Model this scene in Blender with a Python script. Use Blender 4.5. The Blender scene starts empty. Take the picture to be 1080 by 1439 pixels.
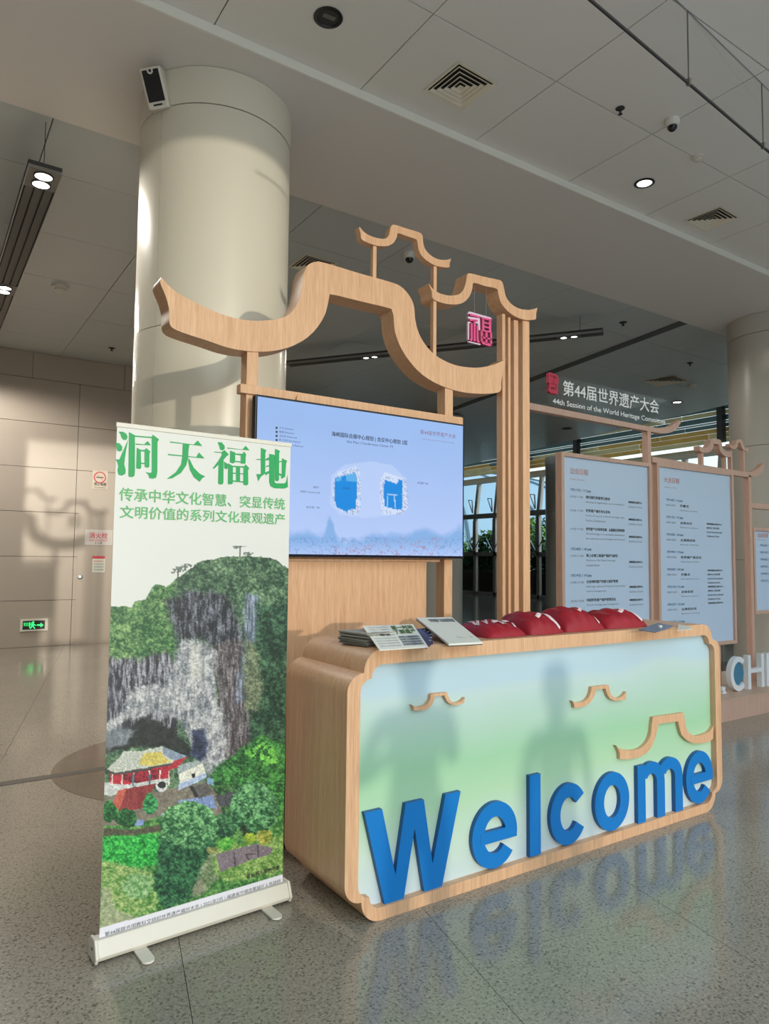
import bpy, bmesh, math, random
import numpy as np
from mathutils import Vector, Matrix
random.seed(4)
sc = bpy.context.scene
col = sc.collection
# ------------------------------------------------------------------ camera
RT = Vector((0.831288, -0.555752, 0.0100))
UP = Vector((-0.044332, -0.048357, 0.997846))
FW = Vector((0.554071, 0.829941, 0.064836))
F = 989.876
EYE = Vector((0, 0, 1.5))
cam_d = bpy.data.cameras.new('camera'); cam = bpy.data.objects.new('camera', cam_d); col.objects.link(cam)
cam_d.sensor_fit = 'HORIZONTAL'; cam_d.sensor_width = 36; cam_d.lens = 36 * F / 1080
cam_d.clip_start = 0.05; cam_d.clip_end = 500
cam.matrix_world = Matrix(((RT.x, UP.x, -FW.x, EYE.x), (RT.y, UP.y, -FW.y, EYE.y), (RT.z, UP.z, -FW.z, EYE.z), (0, 0, 0, 1)))
sc.camera = cam
# ------------------------------------------------------------------ world, sun, exposure
sc.view_settings.view_transform = 'Standard'; sc.view_settings.look = 'None'
sc.view_settings.exposure = 0.0; sc.view_settings.gamma = 1; sc.view_settings.use_curve_mapping = False
w = bpy.data.worlds.new('sky'); sc.world = w; w.use_nodes = True
nt = w.node_tree; nt.nodes.clear()
wo = nt.nodes.new('ShaderNodeOutputWorld'); bg = nt.nodes.new('ShaderNodeBackground'); rp = nt.nodes.new('ShaderNodeValToRGB')
tc = nt.nodes.new('ShaderNodeTexCoord'); sp = nt.nodes.new('ShaderNodeSeparateXYZ')
nt.links.new(tc.outputs['Generated'], sp.inputs[0]); nt.links.new(sp.outputs['Z'], rp.inputs[0])
wm = nt.nodes.new('ShaderNodeMixRGB'); wm.blend_type = 'MULTIPLY'; wm.inputs[2].default_value = (1.10, 0.98, 0.86, 1)
mw_ = nt.nodes.new('ShaderNodeMapRange'); mw_.inputs[1].default_value = 0.4; mw_.inputs[2].default_value = -1.0
nt.links.new(sp.outputs['Y'], mw_.inputs[0]); nt.links.new(mw_.outputs[0], wm.inputs[0]); nt.links.new(rp.outputs[0], wm.inputs[1]); nt.links.new(wm.outputs[0], bg.inputs[0]); nt.links.new(bg.outputs[0], wo.inputs[0])
rp.color_ramp.elements[0].position = 0.0; rp.color_ramp.elements[0].color = (0.80, 0.86, 0.84, 1)
rp.color_ramp.elements[1].position = 0.8; rp.color_ramp.elements[1].color = (0.35, 0.50, 0.72, 1)
e = rp.color_ramp.elements.new(0.22); e.color = (0.62, 0.80, 0.86, 1)
# a low sun: the sky on its side of the building is brighter than the sky beyond the far windows
mr = nt.nodes.new('ShaderNodeMapRange'); mr.inputs[1].default_value = 1.0; mr.inputs[2].default_value = -1.0; mr.inputs[3].default_value = 0.95; mr.inputs[4].default_value = 3.7
nt.links.new(sp.outputs['Y'], mr.inputs[0]); nt.links.new(mr.outputs[0], bg.inputs[1])
SUN = Vector((-0.104, 0.988, -0.113)).normalized()
sd = bpy.data.lights.new('sun', 'SUN'); sun = bpy.data.objects.new('sun', sd); col.objects.link(sun)
sd.energy = 1.15; sd.color = (1.0, 0.89, 0.72); sd.angle = math.radians(0.9)
sun.rotation_euler = SUN.to_track_quat('-Z', 'Y').to_euler(); sun.location = (1, -8, 6)
# ------------------------------------------------------------------ pixel -> world on a true plane
def ray(x, y): return RT * ((x - 540) / F) + UP * (-(y - 719.5) / F) + FW
def atY(x, y, Y): d = ray(x, y); return EYE + d * (Y / d.y)
def atX(x, y, X): d = ray(x, y); return EYE + d * (X / d.x)
def atZ(x, y, Z): d = ray(x, y); return EYE + d * ((Z - 1.5) / d.z)
def prj(P):
    v = Vector(P) - EYE; c = v.dot(FW)
    return 540 + F * v.dot(RT) / c, 719.5 - F * v.dot(UP) / c
# ------------------------------------------------------------------ helpers
def srgb(r, g, b):
    f = lambda c: (c / 255) / 12.92 if c / 255 <= 0.04045 else (((c / 255) + 0.055) / 1.055) ** 2.4
    return (f(r), f(g), f(b), 1)
def new_obj(name, me, parent=None):
    o = bpy.data.objects.new(name, me); col.objects.link(o)
    if parent: o.parent = parent
    return o
def tag(o, label, cat, group=None):
    o['label'] = label; o['category'] = cat
    if group: o['group'] = group
    return o
def empty(name, label, cat, group=None, loc=(0, 0, 0)):
    o = bpy.data.objects.new(name, None); col.objects.link(o); o.location = loc; o.empty_display_size = 0.1
    return tag(o, label, cat, group)
def struct(o): o['kind'] = 'structure'; return o
class MB:
    def __init__(s): s.v = []; s.f = []; s.m = []
    def quad(s, a, b, c, d, m=0):
        n = len(s.v); s.v += [tuple(a), tuple(b), tuple(c), tuple(d)]; s.f.append((n, n+1, n+2, n+3)); s.m.append(m)
    def poly(s, pts, m=0):
        n = len(s.v); s.v += [tuple(p) for p in pts]; s.f.append(tuple(range(n, n+len(pts)))); s.m.append(m)
    def box(s, a, b, m=0):
        x0, y0, z0 = a; x1, y1, z1 = b; n = len(s.v)
        s.v += [(x0,y0,z0),(x1,y0,z0),(x1,y1,z0),(x0,y1,z0),(x0,y0,z1),(x1,y0,z1),(x1,y1,z1),(x0,y1,z1)]
        for f in ((0,3,2,1),(4,5,6,7),(0,1,5,4),(1,2,6,5),(2,3,7,6),(3,0,4,7)):
            s.f.append(tuple(n+i for i in f)); s.m.append(m)
    def bar(s, p, q, wx, wy, m=0, up=(0, 0, 1)):
        p = Vector(p); q = Vector(q); d = (q - p).normalized(); u = Vector(up)
        if abs(d.dot(u)) > 0.98: u = Vector((0, 1, 0))
        a = d.cross(u).normalized() * wx / 2; b = d.cross(a).normalized() * wy / 2
        n = len(s.v)
        for P in (p, q):
            for i, j in ((-1,-1),(1,-1),(1,1),(-1,1)): s.v.append(tuple(P + a*i + b*j))
        for f in ((0,3,2,1),(4,5,6,7),(0,1,5,4),(1,2,6,5),(2,3,7,6),(3,0,4,7)):
            s.f.append(tuple(n+i for i in f)); s.m.append(m)
    def tube(s, pts, r, n=8, m=0):
        pts = [Vector(p) for p in pts]; base = len(s.v); k = len(pts)
        for i, P in enumerate(pts):
            d = (pts[min(i+1, k-1)] - pts[max(i-1, 0)]).normalized()
            u = Vector((0, 0, 1)) if abs(d.z) < 0.95 else Vector((1, 0, 0))
            a = d.cross(u).normalized(); b = d.cross(a)
            rr = r[i] if isinstance(r, (list, tuple)) else r
            for j in range(n):
                t = 2*math.pi*j/n; s.v.append(tuple(P + a*math.cos(t)*rr + b*math.sin(t)*rr))
        for i in range(k-1):
            for j in range(n):
                s.f.append((base+i*n+j, base+i*n+(j+1) % n, base+(i+1)*n+(j+1) % n, base+(i+1)*n+j)); s.m.append(m)
        s.f.append(tuple(base+j for j in range(n))[::-1]); s.m.append(m)
        s.f.append(tuple(base+(k-1)*n+j for j in range(n))); s.m.append(m)
    def lathe(s, c, prof, n=32, m=0, axis=None, cap=True):
        c = Vector(c); base = len(s.v)
        ax = Vector(axis or (0, 0, 1)).normalized(); u = Vector((1, 0, 0)) if abs(ax.x) < 0.9 else Vector((0, 1, 0))
        a = ax.cross(u).normalized(); b = ax.cross(a)
        for r, h in prof:
            for j in range(n):
                t = 2*math.pi*j/n; s.v.append(tuple(c + ax*h + a*math.cos(t)*r + b*math.sin(t)*r))
        for i in range(len(prof)-1):
            for j in range(n):
                s.f.append((base+i*n+j, base+i*n+(j+1) % n, base+(i+1)*n+(j+1) % n, base+(i+1)*n+j)); s.m.append(m)
        if cap:
            s.f.append(tuple(base+j for j in range(n))[::-1]); s.m.append(m)
            s.f.append(tuple(base+(len(prof)-1)*n+j for j in range(n))); s.m.append(m)
    def prism(s, pts, ext, m=0, mside=None):
        """closed outline of 3D points pushed by the vector ext"""
        pts = [Vector(p) for p in pts]; ext = Vector(ext); n = len(pts); base = len(s.v)
        s.v += [tuple(p) for p in pts] + [tuple(p + ext) for p in pts]
        s.f.append(tuple(base+i for i in range(n))); s.m.append(m)
        s.f.append(tuple(base+n+i for i in range(n))[::-1]); s.m.append(m)
        ms = m if mside is None else mside
        for i in range(n):
            j = (i+1) % n; s.f.append((base+i, base+n+i, base+n+j, base+j)); s.m.append(ms)
    def mesh(s, name, mats, smooth=False, fix=True):
        me = bpy.data.meshes.new(name); me.from_pydata(s.v, [], s.f)
        for m in (mats if isinstance(mats, (list, tuple)) else [mats]): me.materials.append(m)
        me.polygons.foreach_set('material_index', s.m)
        if fix:
            bm = bmesh.new(); bm.from_mesh(me); bmesh.ops.recalc_face_normals(bm, faces=bm.faces); bm.to_mesh(me); bm.free()
        if smooth:
            me.polygons.foreach_set('use_smooth', [True]*len(me.polygons)); me.set_sharp_from_angle(angle=math.radians(35))
        return me
    def build(s, name, mats, parent=None, smooth=False, fix=True, bevel=0):
        o = new_obj(name, s.mesh(name, mats, smooth, fix), parent)
        if bevel:
            b = o.modifiers.new('b', 'BEVEL'); b.width = bevel; b.segments = 2; b.limit_method = 'ANGLE'; b.angle_limit = math.radians(50)
        return o
def spline(pts, k=4):
    """Catmull-Rom through a closed list; a point written twice in a row stays a corner"""
    P = [Vector(p) for p in pts]; n = len(P); out = []
    for i in range(n):
        a, b, c, d = P[i-1], P[i], P[(i+1) % n], P[(i+2) % n]
        if (b - c).length < 1e-6: continue
        for j in range(k):
            t = j/k
            out.append(0.5*((2*b) + (c-a)*t + (2*a-5*b+4*c-d)*t*t + (3*b-a-3*c+d)*t**3))
    return out
# ------------------------------------------------------------------ materials
def nodes(name):
    m = bpy.data.materials.new(name); m.use_nodes = True; n = m.node_tree
    return m, n, n.nodes['Principled BSDF']
def flat(name, c, rough=0.5, metal=0, spec=0.5, emit=None, es=0, noise=0, nscale=8, coat=0):
    m, n, b = nodes(name); b.inputs['Base Color'].default_value = c; b.inputs['Roughness'].default_value = rough
    b.inputs['Metallic'].default_value = metal; b.inputs['Specular IOR Level'].default_value = spec
    b.inputs['Coat Weight'].default_value = coat; b.inputs['Coat Roughness'].default_value = 0.08
    if emit: b.inputs['Emission Color'].default_value = emit; b.inputs['Emission Strength'].default_value = es
    if noise:
        g = n.nodes.new('ShaderNodeNewGeometry'); t = n.nodes.new('ShaderNodeTexNoise'); t.inputs['Scale'].default_value = nscale; t.inputs['Detail'].default_value = 4
        mx = n.nodes.new('ShaderNodeMixRGB'); mx.inputs[1].default_value = tuple(x*(1-noise) for x in c[:3])+(1,); mx.inputs[2].default_value = tuple(min(1, x*(1+noise)) for x in c[:3])+(1,)
        n.links.new(g.outputs['Position'], t.inputs['Vector']); n.links.new(t.outputs['Fac'], mx.inputs[0]); n.links.new(mx.outputs[0], b.inputs['Base Color'])
    return m
def wood(name, ca, cb, vec=(14, 14, 0.6)):
    m, n, b = nodes(name); L = n.links
    g = n.nodes.new('ShaderNodeNewGeometry'); mp = n.nodes.new('ShaderNodeMapping'); mp.inputs['Scale'].default_value = vec
    t = n.nodes.new('ShaderNodeTexNoise'); t.inputs['Scale'].default_value = 3.5; t.inputs['Detail'].default_value = 6; t.inputs['Roughness'].default_value = 0.65
    t2 = n.nodes.new('ShaderNodeTexNoise'); t2.inputs['Scale'].default_value = 18; t2.inputs['Detail'].default_value = 3
    ad = n.nodes.new('ShaderNodeMath'); ad.operation = 'ADD'; hf = n.nodes.new('ShaderNodeMath'); hf.operation = 'MULTIPLY'; hf.inputs[1].default_value = 0.5
    r = n.nodes.new('ShaderNodeValToRGB'); r.color_ramp.elements[0].position = 0.34; r.color_ramp.elements[1].position = 0.66
    r.color_ramp.elements[0].color = ca; r.color_ramp.elements[1].color = cb
    L.new(g.outputs['Position'], mp.inputs[0]); L.new(mp.outputs[0], t.inputs['Vector']); L.new(mp.outputs[0], t2.inputs['Vector'])
    L.new(t.outputs['Fac'], ad.inputs[0]); L.new(t2.outputs['Fac'], ad.inputs[1]); L.new(ad.outputs[0], hf.inputs[0]); L.new(hf.outputs[0], r.inputs[0])
    L.new(r.outputs[0], b.inputs['Base Color']); b.inputs['Roughness'].default_value = 0.42; b.inputs['Specular IOR Level'].default_value = 0.35
    return m
WOOD = wood('ash_laminate', srgb(200, 152, 116), srgb(228, 186, 148))
PLINTHWOOD = wood('plinth_laminate', srgb(190, 155, 132), srgb(212, 180, 156), vec=(0.8, 14, 14))
def granite(name, base, dark, light, rough, sc1=70, amt=1.0):
    m, n, b = nodes(name); L = n.links
    g = n.nodes.new('ShaderNodeNewGeometry')
    v = n.nodes.new('ShaderNodeTexVoronoi'); v.inputs['Scale'].default_value = sc1 * 1.5
    t = n.nodes.new('ShaderNodeTexNoise'); t.inputs['Scale'].default_value = sc1; t.inputs['Detail'].default_value = 5; t.inputs['Roughness'].default_value = 0.75
    t3 = n.nodes.new('ShaderNodeTexNoise'); t3.inputs['Scale'].default_value = 1.3; t3.inputs['Detail'].default_value = 3
    L.new(g.outputs['Position'], v.inputs['Vector']); L.new(g.outputs['Position'], t.inputs['Vector']); L.new(g.outputs['Position'], t3.inputs['Vector'])
    r = n.nodes.new('ShaderNodeValToRGB'); el = r.color_ramp.elements
    el[0].position = 0.36; el[0].color = dark; el[1].position = 0.66; el[1].color = light; x = el.new(0.46); x.color = base; x = el.new(0.55); x.color = base
    L.new(t.outputs['Fac'], r.inputs[0])
    sx = n.nodes.new('ShaderNodeSeparateColor'); L.new(v.outputs['Color'], sx.inputs[0])
    cr = n.nodes.new('ShaderNodeValToRGB'); cr.color_ramp.elements[0].position = 0.06; cr.color_ramp.elements[1].position = 0.14
    cr.color_ramp.elements[0].color = (0.42, 0.42, 0.42, 1); cr.color_ramp.elements[1].color = (1, 1, 1, 1)
    L.new(sx.outputs[0], cr.inputs[0])
    mx = n.nodes.new('ShaderNodeMixRGB'); mx.blend_type = 'MULTIPLY'; mx.inputs[0].default_value = 0.8 * amt
    L.new(r.outputs[0], mx.inputs[1]); L.new(cr.outputs[0], mx.inputs[2])
    c3 = n.nodes.new('ShaderNodeValToRGB'); c3.color_ramp.elements[0].color = (0.86, 0.86, 0.86, 1); c3.color_ramp.elements[1].color = (1.1, 1.08, 1.05, 1)
    L.new(t3.outputs['Fac'], c3.inputs[0])
    m2 = n.nodes.new('ShaderNodeMixRGB'); m2.blend_type = 'MULTIPLY'; m2.inputs[0].default_value = 1
    L.new(mx.outputs[0], m2.inputs[1]); L.new(c3.outputs[0], m2.inputs[2]); L.new(m2.outputs[0], b.inputs['Base Color'])
    b.inputs['Roughness'].default_value = rough; b.inputs['Specular IOR Level'].default_value = 0.5
    return m
GRANITE = granite('grey_granite', srgb(158, 150, 136), srgb(96, 92, 84), srgb(190, 182, 166), 0.12, 85)
GROUT = flat('floor_joint', srgb(60, 56, 50), 0.6)
DISC = granite('brown_granite', srgb(112, 98, 82), srgb(92, 80, 66), srgb(128, 112, 94), 0.09, 90, 0.3)
STRIPE = flat('dark_floor_strip', srgb(74, 72, 70), 0.25)
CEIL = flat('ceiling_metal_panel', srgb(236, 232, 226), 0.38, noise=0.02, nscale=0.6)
SOFF = flat('soffit_plaster', srgb(232, 226, 221), 0.34, noise=0.02, nscale=0.5)
GAP = flat('ceiling_joint', srgb(70, 70, 70), 0.7)
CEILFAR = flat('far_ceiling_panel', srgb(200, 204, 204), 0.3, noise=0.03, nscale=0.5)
STEP = flat('step_edge_white', srgb(238, 236, 228), 0.4)
WALLP = flat('beige_wall_panel', srgb(174, 161, 148), 0.32, noise=0.04, nscale=1.2)
WGAP = flat('wall_joint', srgb(96, 86, 78), 0.6)
CREAM = flat('cream_column_panel', srgb(226, 220, 204), 0.30, noise=0.02, nscale=2, coat=0.15)
GREYSHADECOL = flat('grey_and_shaded_column_panel', srgb(196, 192, 184), 0.32, noise=0.03, nscale=1.5)
SEAM = flat('seam', srgb(110, 106, 98), 0.6)
WHITE = flat('white_plastic', srgb(228, 226, 220), 0.4)
OFFW = flat('off_white_aluminium', srgb(222, 216, 204), 0.35, noise=0.03, nscale=20)
BLACK = flat('black_plastic', srgb(26, 26, 28), 0.4)
DARK = flat('dark_grey', srgb(52, 52, 54), 0.55)
GREY = flat('mid_grey_metal', srgb(120, 118, 114), 0.45, metal=0.3)
STEEL = flat('steel', srgb(170, 172, 176), 0.3, metal=0.8)
TVB = flat('tv_bezel', srgb(14, 16, 34), 0.18, coat=0.5)
LAMP = flat('lamp_glow', (1, 1, 1, 1), 0.4, emit=(1, 0.97, 0.9, 1), es=6)
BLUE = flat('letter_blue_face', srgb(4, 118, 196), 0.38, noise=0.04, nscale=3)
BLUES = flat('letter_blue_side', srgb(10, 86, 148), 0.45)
GREEN = flat('title_green', srgb(22, 158, 84), 0.5, noise=0.12, nscale=9)
GREEN2 = flat('subtitle_green', srgb(96, 180, 112), 0.5)
INK = flat('ink_dark', srgb(58, 58, 60), 0.5)
INKG = flat('ink_grey', srgb(120, 128, 140), 0.5)
INKR = flat('ink_salmon', srgb(206, 150, 144), 0.5)
INKB = flat('ink_blue', srgb(60, 112, 150), 0.5)
RED = flat('sign_red', srgb(210, 60, 78), 0.45)
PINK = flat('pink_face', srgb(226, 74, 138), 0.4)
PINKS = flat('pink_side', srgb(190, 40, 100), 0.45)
PALEP = flat('pale_acrylic', srgb(222, 196, 222), 0.25)
CLOTH = flat('red_bag_cloth', srgb(150, 10, 32), 0.6, noise=0.18, nscale=14)
CLOTHW = flat('bag_white_print', srgb(232, 206, 208), 0.6)
PAPER = flat('paper', srgb(226, 226, 214), 0.6, noise=0.03, nscale=30)
NEWS = flat('newsprint_edges', srgb(116, 112, 104), 0.7, noise=0.35, nscale=60)
NAVY = flat('navy_cover', srgb(30, 36, 84), 0.4)
def glassy(name, tint, rough=0.0, alpha_mix=0.04):
    m = bpy.data.materials.new(name); m.use_nodes = True; n = m.node_tree; n.nodes.clear()
    o = n.nodes.new('ShaderNodeOutputMaterial'); t = n.nodes.new('ShaderNodeBsdfTransparent'); t.inputs[0].default_value = tint
    g = n.nodes.new('ShaderNodeBsdfGlossy'); g.inputs['Roughness'].default_value = rough; g.inputs['Color'].default_value = (1, 1, 1, 1)
    lw = n.nodes.new('ShaderNodeLayerWeight'); lw.inputs[0].default_value = 0.5; pw = n.nodes.new('ShaderNodeMath'); pw.operation = 'POWER'; pw.inputs[1].default_value = 4.0; mx = n.nodes.new('ShaderNodeMixShader')
    fr = n.nodes.new('ShaderNodeMath'); fr.operation = 'MULTIPLY_ADD'; fr.inputs[1].default_value = 0.5; fr.inputs[2].default_value = alpha_mix
    n.links.new(lw.outputs['Facing'], pw.inputs[0]); n.links.new(pw.outputs[0], fr.inputs[0]); n.links.new(fr.outputs[0], mx.inputs[0]); n.links.new(t.outputs[0], mx.inputs[1]); n.links.new(g.outputs[0], mx.inputs[2]); n.links.new(mx.outputs[0], o.inputs[0])
    return m
GLASS = glassy('window_glass', (0.86, 0.94, 0.95, 1)); GLASSD = glassy('smoked_lower_glass', (0.30, 0.34, 0.34, 1)); ACRYL = glassy('clear_acrylic', (0.97, 0.98, 0.98, 1), 0.0, 0.004)
def attr_mat(name, rough=0.45, emit=0):
    m, n, b = nodes(name); a = n.nodes.new('ShaderNodeAttribute'); a.attribute_name = 'print'
    if emit:
        b.inputs['Base Color'].default_value = (0.01, 0.01, 0.012, 1); n.links.new(a.outputs['Color'], b.inputs['Emission Color']); b.inputs['Emission Strength'].default_value = emit
    else: n.links.new(a.outputs['Color'], b.inputs['Base Color'])
    b.inputs['Roughness'].default_value = rough
    return m
# ------------------------------------------------------------------ text as flat mesh
_tm = {}
def text_mesh(s, mat, off=0.0, depth=0.0):
    k = (s, mat.name, off, depth)
    if k in _tm: return _tm[k]
    c = bpy.data.curves.new('t', 'FONT'); c.body = s; c.size = 1; c.extrude = depth; c.resolution_u = 3
    o = bpy.data.objects.new('t', c); col.objects.link(o)
    me = bpy.data.meshes.new_from_object(o.evaluated_get(bpy.context.evaluated_depsgraph_get()))
    bpy.data.objects.remove(o); me.name = 'lettering'; me.materials.clear(); me.materials.append(mat)
    if off:
        bm = bmesh.new(); bm.from_mesh(me)
        for k_, (dx, dy) in enumerate(((off*1.6, 0), (0, off*1.6), (off*1.6, off*1.6))):
            me2 = me.copy(); me2.transform(Matrix.Translation((dx, dy, .0004*(k_+1)))); bm.from_mesh(me2); bpy.data.meshes.remove(me2)
        bm.to_mesh(me); bm.free()
    co = np.empty(len(me.vertices)*3, 'f'); me.vertices.foreach_get('co', co); co = co.reshape(-1, 3)
    lo, hi = co.min(0), co.max(0); _tm[k] = (me, lo, hi); return _tm[k]
def put_text(s, P, ux, uz, width, height, mat, parent, name='lettering', off=0.0, nrm=(0, -1, 0), lift=0.002, depth=0.0):
    """text box with its lower-left corner at P, running along ux, up along uz"""
    me, lo, hi = text_mesh(s, mat, off, depth)
    sx = width/(hi[0]-lo[0]); sy = height/(hi[1]-lo[1]); ux = Vector(ux).normalized(); uz = Vector(uz).normalized(); n = Vector(nrm)
    M = Matrix.Identity(4)
    for i in range(3): M[i][0] = ux[i]*sx; M[i][1] = uz[i]*sy; M[i][2] = n[i]
    M.translation = Vector(P) + n*lift - ux*sx*float(lo[0]) - uz*sy*float(lo[1])
    me2 = me.copy(); me2.transform(M); return new_obj(name, me2, parent)
def text_px(s, x0, y0, x1, hpx, Y, mat, parent, name='lettering', off=0.0, lift=0.002, depth=0.0):
    """text on the plane y=Y: (x0,y0) lower left and x1 right edge in the photo, hpx = height there"""
    a = atY(x0, y0, Y); b = atY(x1, y0, Y); h = atY(x0, y0-hpx, Y).z - a.z
    return put_text(s, a, (1, 0, 0), (0, 0, 1), b.x-a.x, h, mat, parent, name, off, lift=lift, depth=depth)
# ================================================================== THE SETTING
TH = math.radians(-12.8)
def uv(u, v): return Vector((u*math.cos(TH) - v*math.sin(TH), u*math.sin(TH) + v*math.cos(TH), 0))
ZC, ZS, ZF = 4.86, 4.80, 4.84           # near ceiling, soffit, far ceiling
U0, NU, V0, NV = 0.286 - 4, 18, 2.46 - 0.975*2, 14
U1, V1 = U0 + NU, V0 + NV*0.975
m = MB()
def rbox(u0, v0, u1, v1, z0, z1, k=0):
    m.prism([uv(u0, v0)+Vector((0, 0, z1)), uv(u1, v0)+Vector((0, 0, z1)), uv(u1, v1)+Vector((0, 0, z1)), uv(u0, v1)+Vector((0, 0, z1))], (0, 0, z0-z1), k)
rbox(U0, V0, U1, V1, -0.08, -0.02, 1)
rbox(-28, V0, U0, 46, -0.08, 0); rbox(U1, V0, 44, 46, -0.08, 0); rbox(-28, -22, 44, V0, -0.08, 0, 2); rbox(U0, V1, U1, 46, -0.08, 0)
floor = struct(m.build('floor', [GRANITE, GROUT, flat('pale_bounce_floor', srgb(226, 220, 208), 0.3, noise=0.04, nscale=3)]))  # unseen floor behind the camera, made pale to bounce light onto the ceiling
m = MB(); m.box((0.0012, 0.0012, -0.0195), (0.9988, 0.9738, 0)); tile = m.mesh('floor_tile', GRANITE)
for i in range(NU):
    for j in range(NV):
        o = new_obj('floor_tile', tile, floor); o.location = uv(U0+i, V0+0.975*j); o.rotation_euler.z = TH
m = MB(); m.lathe((1.79, 5.2, 0), [(0.95, -0.01), (0.95, 0.0015)], 96); d_ = struct(m.build('trim_1', DISC))
m = MB(); m.box((-7, 5.25, -0.01), (19.8, 5.34, 0.0025)); struct(m.build('trim_2', STRIPE))
m = MB(); m.lathe((9.88, 5.1, 0), [(0.95, -0.01), (0.95, 0.0015)], 96); struct(m.build('trim_3', DISC))
# near ceiling (y from the atrium edge at -0.30 to the soffit at 4.17)
m = MB(); m.box((-9, -0.3, ZC+0.02), (20.6, 4.17, ZC+0.30)); near = struct(m.build('ceiling', GAP))
cy = [-0.3, 0.6, 1.5, 2.4, 3.3, 4.17]
for a, b in zip(cy[:-1], cy[1:]):
    m = MB(); m.box((0.004, a+0.004, ZC), (1.086, b-0.004, ZC+0.02)); me = m.mesh('ceiling_panel', CEIL)
    for i in range(-9, 18):
        o = new_obj('ceiling_panel', me, near); o.location.x = 0.35 + 1.09*i
m = MB(); m.box((-9, 4.17, ZS), (20.6, 5.68, ZS+0.36)); soff = struct(m.build('ceiling_soffit', SOFF))
m = MB(); m.box((-9, 4.155, ZS-0.004), (20.6, 4.17, ZC)); struct(m.build('trim_4', STEP))
m = MB(); m.box((-9, -0.36, ZC-0.01), (20.6, -0.3, ZC+0.6)); struct(m.build('trim_5', STEP))
# far ceiling
m = MB(); m.box((-9, 5.68, ZF+0.02), (13.62, 36, ZF+0.30))
m.prism([(13.62, 5.68, ZF), (14.0, 5.68, ZF), (14.35, 8.3, ZF), (16.5, 20.2, ZF), (19.0, 36, ZF), (13.62, 36, ZF)], (0, 0, 0.3), 1)
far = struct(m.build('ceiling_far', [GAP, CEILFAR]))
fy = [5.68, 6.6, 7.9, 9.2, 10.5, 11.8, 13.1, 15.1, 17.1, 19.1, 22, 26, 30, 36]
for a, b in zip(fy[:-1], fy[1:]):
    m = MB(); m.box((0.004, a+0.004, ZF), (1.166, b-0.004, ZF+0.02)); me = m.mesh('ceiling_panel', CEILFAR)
    for i in range(-9, 10):
        o = new_obj('ceiling_panel', me, far); o.location.x = 1.92 + 1.17*i
P, Q = atZ(744, 534, ZF), atZ(940, 460, ZF); dd = (Q-P).normalized()
m = MB(); m.bar(P+dd*-12+Vector((0, 0, -0.004)), Q+dd*0.3+Vector((0, 0, -0.004)), 0.16, 0.02); struct(m.build('trim_6', flat('dark_shadow_gap', srgb(92, 92, 92), 0.6)))
m = MB(); m.box((13.6, 5.7, 6.5), (21.5, 36, 6.7)); m.box((13.6, 5.5, 4.9), (21, 5.7, 6.7)); struct(m.build('ceiling_atrium_side', flat('teal_grey_roof', srgb(110, 128, 130), 0.5)))
m = MB(); m.box((-10, -0.4, ZC+0.6), (20.6, -0.2, 9)); struct(m.build('wall_atrium', WALLP))
m = MB(); m.box((-5.3, -9, 0), (-5, 12.76, 6)); struct(m.build('wall_left_blocker', flat('brown_light_blocker', srgb(104, 84, 68), .5)))  # unseen wall, added and darkened to cut the light from the left
m = MB(); m.box((-9, 36, 0), (21, 36.3, 6.7)); struct(m.build('wall_far', flat('grey_far_wall', srgb(120, 128, 130), 0.5)))
m = MB(); m.box((5.35, -8.3, 0), (20.6, -8, 5.5)); struct(m.build('wall_sun_blocker', WALLP))  # unseen wall, added to keep the sun off the right-hand side
m = MB(); m.box((20.3, -8, 0), (20.6, 9, 6.7)); struct(m.build('wall_right', flat('right_wall', srgb(176, 172, 166), 0.4)))
# stone-panelled wall
m = MB(); m.box((-9, 12.785, 0), (5.9, 13.0, ZF)); m.box((5.6, 13.0, 0), (5.9, 36, ZF)); wb = struct(m.build('wall_back', WGAP))
zr = [0.0, 0.748, 1.465, 2.197, 2.928, 3.674, 4.401, ZF]
for k, (a, b) in enumerate(zip(zr[:-1], zr[1:])):
    off = 2.25 + (0.725 if k in (6,) else 0)
    for i in range(-7, 3):
        x0, x1 = off+1.46*i, off+1.46*(i+1); x1 = min(x1, 5.9)
        if x1 - x0 < 0.1: continue
        m = MB(); m.box((x0+0.004, 12.76, a+0.004), (x1-0.004, 12.785, b-0.004)); m.build('wall_panel', WALLP, wb)
# columns
def column(cx, cy, r, mat, name, seam=None, label=None):
    t = struct(bpy.data.objects.new(name, None)); col.objects.link(t)
    c = Vector((cx, cy, 0)); m = MB(); m.lathe(c, [(r-0.008, 0), (r-0.008, ZS)], 64); m.build('core', SEAM, t, smooth=True)
    a0 = seam if seam is not None else math.atan2(-cy, -cx) + 0.6
    for k, (z0, z1) in enumerate([(0, 1.52), (1.52, 3.03), (3.03, 4.54), (4.54, ZS)]):
        n = 3 if k < 3 else 2
        for j in range(n):
            b0 = a0 + 2*math.pi*j/n + 0.0045; b1 = a0 + 2*math.pi*(j+1)/n - 0.0045; N = 30; rr = r + (0.006 if k == 3 else 0)
            m = MB()
            for i in range(N+1):
                t_ = b0 + (b1-b0)*i/N
                for R_, z in ((rr, z0+0.003), (rr, z1-0.003), (rr-0.012, z1-0.003), (rr-0.012, z0+0.003)):
                    m.v.append((cx+R_*math.cos(t_), cy+R_*math.sin(t_), z))
                if i:
                    p = 4*(i-1); q = 4*i
                    for s in range(4): m.f.append((p+s, q+s, q+(s+1) % 4, p+(s+1) % 4)); m.m.append(0)
            m.f.append((0, 1, 2, 3)); m.m.append(0); q = 4*N; m.f.append((q+3, q+2, q+1, q)); m.m.append(0)
            m.build('cladding_panel', mat, t, smooth=True)
    return t
CX, CY, CR = 1.763, 4.945, 0.5416
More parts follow.
